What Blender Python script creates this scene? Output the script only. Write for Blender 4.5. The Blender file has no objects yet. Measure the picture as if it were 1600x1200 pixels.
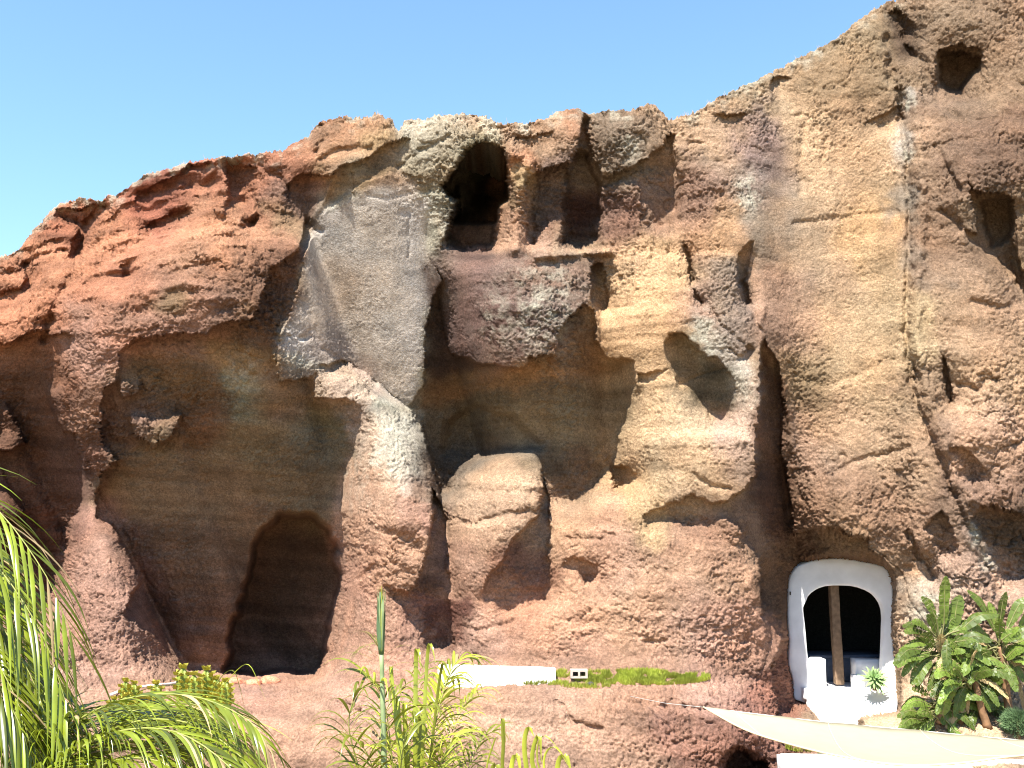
import bpy, math, random
import numpy as np
from mathutils import Vector, noise as mnoise
random.seed(7); RNG = np.random.default_rng(7)
scene = bpy.context.scene
COL = scene.collection
R = math.radians

# ------------------------------------------------------------------ camera
CAM = Vector((0.0, 0.0, 7.0)); PITCH = R(8.0); FPX = 1570.0      # focal length in pixels of the 1600 px wide photograph
cd = bpy.data.cameras.new('camera'); cam = bpy.data.objects.new('camera', cd); COL.objects.link(cam)
cd.sensor_width = 36; cd.lens = 36 * FPX / 1600; cd.clip_start = 0.1; cd.clip_end = 5000
cam.location = CAM; cam.rotation_euler = (math.pi / 2 + PITCH, 0, 0)
scene.camera = cam
# ------------------------------------------------------------------ sun and sky
SL = Vector((-0.24, -0.47, 0.85)).normalized()                   # direction towards the sun
EL = math.asin(SL.z); AZ = math.atan2(SL.x, SL.y)
world = bpy.data.worlds.new('World'); scene.world = world; world.use_nodes = True
wn = world.node_tree; bg = wn.nodes['Background']
sky = wn.nodes.new('ShaderNodeTexSky'); sky.sky_type = 'NISHITA'; sky.sun_disc = False
sky.sun_elevation = EL; sky.sun_rotation = AZ; sky.altitude = 50; sky.air_density = 1.5; sky.dust_density = 0.0; sky.ozone_density = 8.0
wn.links.new(sky.outputs[0], bg.inputs[0]); bg.inputs[1].default_value = 0.10
sd = bpy.data.lights.new('sun', 'SUN'); sd.energy = 5.0; sd.angle = R(0.53); sd.color = (1.0, 0.955, 0.88)
sun = bpy.data.objects.new('sun', sd); COL.objects.link(sun); sun.rotation_euler = (-SL).to_track_quat('-Z', 'Y').to_euler()
vs = scene.view_settings; vs.view_transform = 'Standard'; vs.look = 'None'; vs.gamma = 1.0; vs.use_curve_mapping = False
vs.exposure = 1.5
scene.cycles.max_bounces = 6; scene.cycles.filter_width = 1.05

# ------------------------------------------------------------------ helpers
CP, SP = math.cos(PITCH), math.sin(PITCH)
def px2ab(px, py):
    """direction of a photograph pixel as (X/Y, Z/Y)"""
    x = (np.asarray(px, float) - 800) / FPX; v = (600 - np.asarray(py, float)) / FPX
    yy = CP - v * SP; zz = SP + v * CP
    return x / yy, zz / yy
def at(px, py, Y):
    a, b = px2ab(px, py); return Vector((float(a) * Y, Y, CAM.z + float(b) * Y))
def srgb(c):
    c = np.asarray(c, float) / 255.0
    return np.where(c <= 0.04045, c / 12.92, ((c + 0.055) / 1.055) ** 2.4)

def tag(o, label=None, cat=None, group=None, kind=None):
    if label: o['label'] = label
    if cat: o['category'] = cat
    if group: o['group'] = group
    if kind: o['kind'] = kind
    return o
def empty(name, loc, **kw):
    o = bpy.data.objects.new(name, None); o.location = loc; o.empty_display_size = 0.1; COL.objects.link(o); return tag(o, **kw)
def mesh_obj(name, verts, faces, mat=None, parent=None, smooth=False, origin=None, **kw):
    me = bpy.data.meshes.new(name)
    if origin is not None:
        verts = [Vector(v) - Vector(origin) for v in verts]
    me.from_pydata([tuple(v) for v in verts], [], faces); me.update()
    if smooth: me.polygons.foreach_set('use_smooth', [True] * len(me.polygons))
    if mat: me.materials.append(mat)
    o = bpy.data.objects.new(name, me); COL.objects.link(o)
    if origin is not None: o.location = origin
    if parent is not None:
        o.parent = parent
        base = Vector(parent_world(parent)); o.location = Vector(o.location) - base
    return tag(o, **kw)
def parent_world(p):
    v = Vector((0, 0, 0))
    while p is not None: v += p.location; p = p.parent
    return v

# numpy value noise, 3-D
_perm = RNG.permutation(256); _perm = np.concatenate([_perm, _perm]); _val = RNG.uniform(-1, 1, 256)
def vn(x, y, z):
    xi = np.floor(x).astype(np.int64); yi = np.floor(y).astype(np.int64); zi = np.floor(z).astype(np.int64)
    fx, fy, fz = x - xi, y - yi, z - zi
    fx = fx * fx * fx * (fx * (fx * 6 - 15) + 10); fy = fy * fy * fy * (fy * (fy * 6 - 15) + 10); fz = fz * fz * fz * (fz * (fz * 6 - 15) + 10)
    def h(i, j, k): return _val[_perm[_perm[_perm[i & 255] + (j & 255)] + (k & 255)]]
    r = 0
    for dk, wk in ((0, 1 - fz), (1, fz)):
        for dj, wj in ((0, 1 - fy), (1, fy)):
            r = r + wk * wj * (h(xi, yi + dj, zi + dk) * (1 - fx) + h(xi + 1, yi + dj, zi + dk) * fx)
    return r
def fbm(x, y, z, s, octv, gain=0.5, off=0.0):
    t = 0; a = 1.0
    for o in range(octv):
        t = t + a * vn(x * s + off + 17.3 * o, y * s + off * 1.7 + 5.1 * o, z * s - off); s *= 2.03; a *= gain
    return t
def sstep(e0, e1, x):
    t = np.clip((x - e0) / (e1 - e0), 0, 1); return t * t * (3 - 2 * t)

# ------------------------------------------------------------------ the cliff: a relief solved so that its overhangs cast the shade seen on it
SHADE = [  # outlines (photo pixels) of the hollows that lie in shade
 # big left hollow, grey slab, bay: one connected region minus lit islands
 [(467,395),(450,400),(425,420),(415,450),(405,480),(390,500),(360,500),(335,510),(320,522),(270,522),(233,526),(200,535),(187,550),(187,575),(180,600),(165,605),
  (158,640),(158,690),(185,720),(158,735),(160,750),(150,770),(150,805),(175,820),(190,850),(205,885),(218,915),(203,930),(192,958),(238,990),(268,1023),(290,1047),(430,1053),(492,1053),
  (503,1028),(515,985),(530,920),(537,870),(535,780),(538,740),(552,705),(560,680),(563,640),(550,626),(515,622),(492,620),(490,592),(495,575),(510,583),(525,576),(545,570),(565,580),
  (600,610),(640,640),(655,668),(670,700),(673,733),(690,770),(700,765),(712,735),(745,712),(800,706),(835,706),(848,722),(854,758),(868,780),(895,786),(920,766),(945,740),(960,730),
  (970,675),(985,640),(992,590),(990,562),(945,560),(932,535),(933,515),(927,487),(913,477),(885,500),(871,527),(868,552),(830,560),(812,577),(790,575),(760,568),(720,560),(701,550),(702,483),(697,443),(677,412),
  (672,400),(668,350),(682,312),(690,300),(712,268),(725,240),(700,262),(660,280),(628,268),(645,238),(640,220),(627,216),(600,232),(593,238),(560,250),(533,258),(518,275),(503,275),(470,272),(447,290),(445,312),(478,340)],
 [(0,537),(20,530),(53,517),(93,520),(117,527),(110,537),(97,553),(93,600),(78,620),(90,637),(93,667),(103,677),(120,678),(128,717),(132,743),(123,800),(113,807),(107,850),(97,890),(80,927),(70,955),(0,962),(-80,962),(-80,545)],
 [(690,285),(712,262),(722,235),(745,222),(765,222),(787,235),(797,272),(798,313),(785,325),(782,355),(770,390),(690,392),(690,375),(709,330),(709,312),(693,300)],
 [(85,325),(115,328),(160,317),(167,323),(147,347),(133,370),(130,387),(123,400),(107,400),(112,378),(125,360),(100,340)],
 [(213,325),(215,303),(240,287),(277,273),(293,257),(327,250),(337,260),(338,287),(320,300),(300,310),(267,312),(247,323),(230,330)],
 [(367,253),(403,262),(400,277),(387,297),(383,317),(357,313),(358,293),(353,277),(353,262)],
 [(217,360),(243,343),(273,333),(290,327),(300,333),(273,347),(253,357),(233,365)],
 [(190,418),(203,408),(205,430),(193,433)],
 [(17,410),(60,413),(50,430),(47,447),(20,467),(0,472),(-40,475),(-40,460),(0,458),(33,447),(43,433),(35,418)],
 [(53,497),(83,487),(84,498),(70,506)],
 [(378,347),(403,337),(402,352),(390,358)],
 [(823,283),(843,267),(890,250),(885,300),(877,337),(860,340),(843,353),(832,383),(825,377),(823,317)],
 [(803,213),(863,206),(865,218),(830,230),(803,228)],
 [(915,177),(923,187),(923,217),(927,247),(943,277),(973,267),(1013,247),(1033,230),(1047,207),(1055,213),(1057,243),(1058,283),(1055,323),(1045,350),(1030,353),(1017,337),(1003,317),(1000,297),(987,287),(967,287),(937,292),(935,337),(933,373),(920,383),(907,387),(880,380),(877,337),(880,310),(890,260),(903,233),(910,200)],
 [(923,410),(937,408),(947,427),(948,483),(930,487),(922,473),(923,443)],
 [(1155,397),(1167,383),(1178,377),(1170,417),(1168,450),(1175,473),(1167,475),(1157,463),(1152,417)],
 [(1066,380),(1077,388),(1083,440),(1078,443),(1073,403)],
 [(1083,447),(1101,474),(1097,478),(1081,453)],
 [(1043,523),(1063,517),(1080,533),(1103,557),(1120,560),(1137,577),(1150,597),(1148,623),(1137,650),(1127,657),(1110,650),(1093,630),(1077,613),(1057,597),(1047,577),(1040,543)],
 [(997,582),(1043,578),(1017,597),(997,592)],
 [(1133,538),(1158,556),(1172,540),(1182,548),(1170,563),(1152,562)],
 [(953,733),(977,727),(993,740),(993,748),(963,763),(960,747)],
 [(1003,810),(1020,797),(1067,783),(1077,770),(1100,777),(1113,787),(1137,783),(1165,765),(1177,745),(1184,740),(1184,862),(1165,850),(1150,820),(1133,810),(1117,823),(1067,823),(1050,813),(1010,817)],
 # shade right of the middle buttress and round the white doorway
 [(1193,530),(1213,560),(1228,633),(1223,700),(1233,767),(1241,833),(1274,824),(1305,821),(1319,829),(1341,838),(1358,843),(1360,860),(1381,870),(1386,886),(1395,925),(1394,975),(1381,980),(1379,1030),(1378,1066),(1350,1068),(1268,1078),(1260,1100),(1240,1096),(1240,1112),(1217,1117),(1205,1057),(1220,995),(1192,962),(1182,870),(1182,700),(1185,640)],
 [(1412,832),(1420,829),(1431,852),(1454,883),(1465,902),(1456,908),(1442,880),(1420,860)],
 [(1440,826),(1455,808),(1473,798),(1487,826),(1496,855),(1476,871),(1454,840)],
 [(1518,810),(1530,795),(1544,785),(1580,798),(1600,804),(1700,810),(1700,900),(1600,899),(1569,911),(1549,869),(1535,846)],
 [(1479,700),(1500,700),(1516,706),(1541,734),(1521,753),(1499,748),(1482,717)],
 [(1470,547),(1483,583),(1490,633),(1483,627),(1473,597)],
 [(1390,20),(1403,13),(1430,40),(1427,53),(1407,57),(1397,43)],
 [(1410,67),(1423,73),(1433,90),(1420,87)],
 [(1467,80),(1503,70),(1533,80),(1533,107),(1513,127),(1500,150),(1480,147),(1463,127),(1463,97)],
 [(1513,273),(1520,297),(1550,303),(1580,307),(1587,333),(1580,370),(1590,400),(1600,430),(1640,450),(1640,490),(1600,460),(1585,425),(1560,402),(1540,396),(1512,377),(1508,360),(1527,365),(1527,347),(1517,315)],
 [(1350,190),(1410,165),(1411,187),(1380,197)],
 [(1200,133),(1210,120),(1237,123),(1227,135),(1203,143)],
 [(1117,180),(1167,175),(1160,197),(1147,202),(1120,193)],
 [(697,806),(690,790),(676,760),(674,835),(655,900),(637,935),(637,965),(651,987),(667,1011),(693,1013),(709,1008),(704,947),(702,895),(697,835)],
 [(848,722),(856,780),(862,833),(857,870),(864,899),(853,936),(800,952),(787,957),(771,941),(755,931),(765,897),(790,870),(800,842),(842,806),(846,760)],
 [(893,870),(937,880),(930,905),(915,915),(905,895),(880,885)],
 [(1115,1215),(1130,1180),(1155,1165),(1180,1175),(1200,1195),(1205,1215)],
 [(600,915),(640,925),(650,950),(640,965),(625,945)],
 [(1420,560),(1428,575),(1436,600),(1430,598)],
]
LIT = [   # lit islands inside those hollows
 [(672,400),(668,350),(680,315),(693,306),(710,322),(700,345),(690,372),(690,392),(677,408)],
 [(0,683),(13,640),(27,667),(43,693),(17,703),(-60,707),(-60,683)],
 [(-60,765),(10,768),(37,800),(20,812),(-60,805)],
 [(205,650),(245,655),(285,650),(270,680),(240,700),(225,690),(208,680)],
 [(192,598),(220,602),(216,616),(195,622)],
]
SKY = [(-900,700),(-300,530),(-100,445),(0,403),(30,390),(52,362),(70,340),(90,320),(115,312),(140,310),(155,314),(185,302),(208,286),(230,272),(262,264),(290,255),(320,247),(345,247),(370,243),(400,241),(420,236),(440,237),(462,222),(480,215),(500,190),(520,187),(540,182),(565,183),(590,178),(610,185),(622,206),(632,190),(645,185),(660,187),(690,178),(705,180),(720,175),(735,180),(760,182),(775,190),(790,193),(815,190),(830,192),(850,186),(860,180),(875,172),(905,170),(918,178),(950,175),(990,170),(1018,162),(1030,170),(1045,188),(1080,178),(1110,160),(1150,140),(1200,115),(1225,104),(1250,90),(1285,72),(1310,60),(1330,40),(1370,12),(1400,0),(1420,-20),(1500,-60),(1600,-110),(1800,-180),(2600,-250)]

CELL = 0.0020
ALB, SATUR, RELIEF = 0.54, 0.67, 1.0
A0, A1, B0, B1 = -0.62, 0.62, -0.40, 0.66
def point_in(poly, X, Y):
    inside = np.zeros(X.shape, bool); n = len(poly)
    for i in range(n):
        x1, y1 = poly[i]; x2, y2 = poly[(i + 1) % n]
        if y1 == y2: continue
        c = ((y1 > Y) != (y2 > Y)) & (X < (x2 - x1) * (Y - y1) / (y2 - y1) + x1)
        inside ^= c
    return inside
def blur(f, n):
    for _ in range(n):
        g = np.pad(f, 1, mode='edge')
        f = (g[1:-1, 1:-1] * 2 + g[:-2, 1:-1] + g[2:, 1:-1] + g[1:-1, :-2] + g[1:-1, 2:]) / 6
    return f
def grid_px(aa, bb):
    """(a,b) -> photo pixel"""
    # Y=1: point (a,1,b); camera coords
    f = CP + bb * SP; u = bb * CP - SP
    return 800 + FPX * aa / f, 600 - FPX * u / f
def make_grid(cell):
    a = np.arange(A0, A1, cell); b = np.arange(B1, B0, -cell)
    AA, BB = np.meshgrid(a, b); PX, PY = grid_px(AA, BB)
    return a, b, AA, BB, PX, PY

BUMPS = [  # broad forms of the rock: centre px, py, radii px, metres towards the viewer (+)
 (290,440,190,110,1.5),(120,590,60,120,.9),(560,235,90,45,.7),(805,480,125,90,.6),(1110,520,75,160,.6),(1140,700,60,190,.5),(610,800,75,220,.7),
 (780,810,90,110,.7),(1000,950,210,90,.7),(200,950,110,130,.7),(40,400,80,70,.3),(800,300,28,110,.5),(900,220,40,60,.6),(990,190,60,40,.5),
 (1500,700,90,260,.6),(1540,250,110,150,.9),(1430,420,30,260,.5),(1300,600,90,280,-.3),(30,520,70,60,.6),(1180,600,22,200,.85),(760,200,140,25,.4),(1090,650,200,120,.2),
 (1330,860,120,30,-.3),(1000,340,70,60,-.4),(1285,800,75,38,.75),(1330,560,60,60,.2)]
def base_depth(PX, PY, AA, BB):
    D = 21.6 + 0.0 * PX
    Z = BB * 21.5
    D = D + 0.13 * np.clip(Z, 0, 20)
    D += 2.6 * sstep(420, 0, PX) * sstep(560, 300, PY) + 1.2 * sstep(300, -100, PX)
    D += 0.8 * sstep(1180, 1230, PX) * sstep(1500, 1400, PX)
    for cx, cy, rx, ry, h in BUMPS:
        D -= h * np.exp(-((PX - cx) / rx) ** 2 - ((PY - cy) / ry) ** 2)
    edge = 1053 + 6 * np.sin(PX / 90.0) + 30 * sstep(1080, 1200, PX) + 30*sstep(1400,1500,PX) - 85 * sstep(150, 60, PX)
    D -= 1.7 * sstep(0, 26, PY - edge) + 0.005 * np.clip(PY - edge - 26, 0, 300)
    return D
VPA, VPB = SL.x / SL.y, SL.z / SL.y     # where the light heads, in (a, b)
GZ = 0.10
GRAZE = [(500,335),(530,312),(560,288),(610,272),(655,276),(700,262),(722,240),(712,265),(690,295),(685,305),(668,350),(672,400),(690,440),(668,500),(664,560),(662,600),(640,638),(600,608),(560,575),(530,562),(500,572),(485,590),(440,600),(425,560),(442,520),(455,480),(470,440),(477,400),(486,372)]   # grey face the sun only skims
def sweep(w, S, b, a, rem, fix=True, G=None):
    n, m = w.shape
    prev = w[0].copy(); idx = np.arange(m); cell = a[1] - a[0]
    H = np.zeros_like(w)
    for j in range(1, n):
        r = (b[j] - VPB) / (b[j - 1] - VPB)
        up = VPA + (a - VPA) / r
        f = (up - a[0]) / cell; f = np.clip(f, 0, m - 1.001); i0 = f.astype(int); t = f - i0
        h = (prev[i0] * (1 - t) + prev[i0 + 1] * t) * r
        H[j] = h
        if fix:
            row = w[j]
            hm = h.copy(); hm[2:] = np.minimum(hm[2:], h[:-2]); hm[:-2] = np.minimum(hm[:-2], h[2:]); hm[1:] = np.minimum(hm[1:], h[:-1]); hm[:-1] = np.minimum(hm[:-1], h[1:])
            Yh = 1 / hm
            deep = np.minimum(1.0, rem[j] / 0.06) 
            tgt = 1 / (Yh + (0.03 + 0.42 * deep))
            w[j] = np.where(G[j], h * (1 + GZ * cell), np.where(S[j], np.minimum(row, tgt), np.maximum(row, h * 1.0003)))
        prev = np.maximum(w[j], h)
    return H
def accurate(w, S, b, a, rem, kmax):
    """true horizon by marching every cell towards the sun; then seat the hollows behind it"""
    n, m = w.shape; H = np.zeros_like(w); cell = a[1] - a[0]
    for k in range(1, min(kmax, n)):
        bj = b[k:]; r = ((bj - VPB) / (b[:-k] - VPB))[:, None]
        f = np.clip((VPA + (a[None] - VPA) / r - a[0]) / cell, 0, m - 1.001); i0 = f.astype(np.int32); t = f - i0
        src = w[:-k]; v = np.take_along_axis(src, i0, 1) * (1 - t) + np.take_along_axis(src, i0 + 1, 1) * t
        np.maximum(H[k:], v * r, out=H[k:])
    Hs = H.copy(); Hs[:, 1:] = np.minimum(Hs[:, 1:], H[:, :-1]); Hs[:, :-1] = np.minimum(Hs[:, :-1], H[:, 1:])
    deep = np.minimum(1.0, rem / 0.06); tgt = 1 / (1 / np.maximum(Hs, 1e-3) + .04 + .42 * deep)
    return np.where(S, np.minimum(w, np.maximum(tgt, 1 / 34.)), w)
def remaining(S, b, a):
    n, m = S.shape; rem = np.zeros((n, m)); cell = a[1] - a[0]
    for j in range(n - 2, -1, -1):
        r = (b[j] - VPB) / (b[j + 1] - VPB)
        dn = VPA + (a - VPA) / r
        f = np.clip((dn - a[0]) / cell, 0, m - 1.001); i0 = f.astype(int); t = f - i0
        nx = rem[j + 1][i0] * (1 - t) + rem[j + 1][i0 + 1] * t
        rem[j] = np.where(S[j], nx + cell, 0)
    return rem
def solve(cell, w0, iters, acc=0):
    a, b, AA, BB, PX, PY = make_grid(cell)
    wob = 3.0
    nx = vn(PX / 26, PY / 26, PX * 0 + 3.3) * wob + vn(PX / 9, PY / 9, PX * 0 + 1.3) * 2.4 + vn(PX / 4.5, PY / 4.5, PX * 0 + 5.3) * 1.5
    ny = vn(PX / 26, PY / 26, PX * 0 + 8.3) * wob + vn(PX / 9, PY / 9, PX * 0 + 6.3) * 2.4 + vn(PX / 4.5, PY / 4.5, PX * 0 + 9.3) * 1.5
    S = np.zeros(PX.shape, bool)
    for p in SHADE: S |= point_in(p, PX + nx, PY + ny)
    for p in LIT: S &= ~point_in(p, PX + nx, PY + ny)
    G = point_in(GRAZE, PX + nx, PY + ny); S &= ~G; SG = S | G
    B = base_depth(PX, PY, AA, BB)
    rem = remaining(S, b, a)
    w = 1 / B if w0 is None else w0(AA, BB)
    # conductance: none across the upwind rim of a hollow
    up = np.zeros_like(S); up[1:] = SG[1:] & ~SG[:-1]          # cell j shaded, cell above lit
    cv = np.ones(S.shape); cv[up] = 0.0                       # link between j-1 and j
    lf = np.zeros_like(S); lf[:, 1:] = (SG[:, 1:] & ~SG[:, :-1]) | (S[:, 1:] & G[:, :-1])
    ch = np.ones(S.shape); ch[lf] = 0.0                       # link between i-1 and i
    D = 1 / w
    lam = 0.0022 * (cell / 0.002) ** 2
    for it in range(iters):
        for _ in range(4):
            num = np.zeros_like(D); den = np.zeros_like(D)
            num[1:] += cv[1:] * D[:-1]; den[1:] += cv[1:]
            num[:-1] += cv[1:] * D[1:]; den[:-1] += cv[1:]
            num[:, 1:] += ch[:, 1:] * D[:, :-1]; den[:, 1:] += ch[:, 1:]
            num[:, :-1] += ch[:, 1:] * D[:, 1:]; den[:, :-1] += ch[:, 1:]
            D = np.where(den > 0, 0.15 * D + 0.85 * num / np.maximum(den, 1), D)
            D = D + lam * np.where(SG, 0.3, 1.0) * (B - D)
        w = 1 / D; sweep(w, S, b, a, rem, True, G)
        if it >= iters - acc: w = accurate(w, S, b, a, rem, int(.40 / cell))
        D = 1 / w
    return a, b, AA, BB, PX, PY, S, D
def sampler(a, b, F):
    ca = a[1] - a[0]; cb = b[0] - b[1]; n, m = F.shape
    def f(x, y):
        fx = np.clip((np.asarray(x) - a[0]) / ca, 0, m - 1.001); fy = np.clip((b[0] - np.asarray(y)) / cb, 0, n - 1.001)
        i = fx.astype(int); j = fy.astype(int); u = fx - i; v = fy - j
        return (F[j, i] * (1 - u) + F[j, i + 1] * u) * (1 - v) + (F[j + 1, i] * (1 - u) + F[j + 1, i + 1] * u) * v
    return f
g = solve(CELL * 4, None, 60, 6)
s = sampler(g[0], g[1], 1 / g[7]); g = solve(CELL * 2, s, 36, 3)
s = sampler(g[0], g[1], 1 / g[7]); g = solve(CELL, s, 14, 1)
s = sampler(g[0], g[1], 1 / g[7]); g = solve(CELL / 2, s, 3)
ga, gb, GA, GB, GPX, GPY, GS, GD = g

DOOR_OUT = [(205,330),(215,240),(260,180),(340,148),(410,134),(480,128),(560,130),(620,138),(680,150),(750,165),(800,180),(840,220),(860,290),(860,350),(858,400),(852,480),(850,560),(858,620),(865,680),(873,760),(880,850),(886,950),(890,1050),(880,1080),(700,1100),(540,1100),(400,1098),(305,1030),(270,1020),(240,1010),(238,900),(222,840),(208,780),(213,700),(215,640),(207,560),(205,480)]
DOOR_OUT = [(1180 + x / 4, 840 + y / 4) for x, y in DOOR_OUT]
DOOR_IN = [(305,480),(302,440),(328,372),(352,345),(390,320),(435,306),(480,300),(540,298),(600,302),(650,312),(700,330),(735,352),(762,380),(785,412),(799,450),(802,500),(801,540),(797,640),(791,760),(789,860),(788,950),(640,955),(357,955),(350,900),(340,820),(330,740),(318,620)]
DOOR_IN = [(1180 + x / 4, 840 + y / 4) for x, y in DOOR_IN]
dsamp = sampler(ga, gb, GD)
def solid_depth(px, py):
    a, b = px2ab(px, py); return float(dsamp(a, b))
YF = 24.3
def yf(px): return 25.1 - np.clip((px - 1232) / 170.0, -.3, 1.2) * 1.15
print('facade depth', YF, 'above', solid_depth(1310, 868), 'left', solid_depth(1225, 950), 'ridge', solid_depth(1175, 700))
_wx = GPX + 5 * fbm(GPX / 30, GPY / 30, GPX * 0 + 2, 1, 3, .6); _wy = GPY + 5 * fbm(GPX / 30, GPY / 30, GPX * 0 + 6, 1, 3, .6)
def in_soft(poly, n, wob=False):
    return blur(point_in(poly, _wx if wob else GPX, _wy if wob else GPY).astype(float), n * 3)
# hollows deeper than the rim of their shade asks for
deep = in_soft([(350,1052),(365,980),(390,900),(400,850),(420,820),(440,808),(490,808),(512,830),(527,870),(529,920),(515,985),(500,1030),(492,1052)], 3, True)
GD = GD + 2.3 * deep
deep = in_soft([(694,288),(716,262),(726,238),(745,226),(765,226),(783,238),(793,272),(794,312),(781,325),(778,352),(766,386),(696,388),(697,375),(712,335),(712,312),(700,300)], 1, True)
GD = GD + deep * (2.6 + 1.2 * sstep(340, 300, GPY) - 1.6 * sstep(345, 352, GPY) - 1.3 * np.exp(-((GPX - 722) / 8) ** 2 - ((GPY - 312) / 22) ** 2))
for q, dd in (([(880,310),(890,262),(903,240),(918,240),(925,262),(935,292),(933,373),(920,383),(907,387),(880,380)], .5),([(1467,84),(1503,75),(1530,84),(1530,104),(1511,124),(1498,146),(1482,142),(1466,125)], .7),
              ([(1530,310),(1580,310),(1585,335),(1572,380),(1550,388),(1532,345)], .5),([(1120,1215),(1133,1184),(1155,1169),(1180,1179),(1197,1197),(1200,1215)], 1.5)):
    GD = GD + dd * in_soft(q, 2, True)
GD = GD + .30 * in_soft([(690,712),(700,660),(745,632),(800,650),(850,700),(800,704),(740,712)], 8)
# doorway: rock meets the white facade, room behind the opening
near = in_soft([(x + (2 if x > 1310 else -3), y + (3 if y > 1000 else -2)) for x, y in DOOR_OUT], 3)
GD = GD * (1 - near) + (yf(GPX) + 0.22) * near
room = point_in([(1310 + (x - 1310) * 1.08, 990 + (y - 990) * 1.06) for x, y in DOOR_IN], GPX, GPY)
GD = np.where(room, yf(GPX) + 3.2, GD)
apron = in_soft([(1258,1082),(1400,1082),(1402,1112),(1345,1120),(1345,1150),(1285,1150),(1280,1132),(1256,1102)], 2)
YA = yf(GPX) - 1.3 * np.clip((GPY - 1078) / 60.0, 0, 1)
GD = GD * (1 - apron) + (YA + 0.28) * apron
dsamp = sampler(ga, gb, GD)

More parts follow.
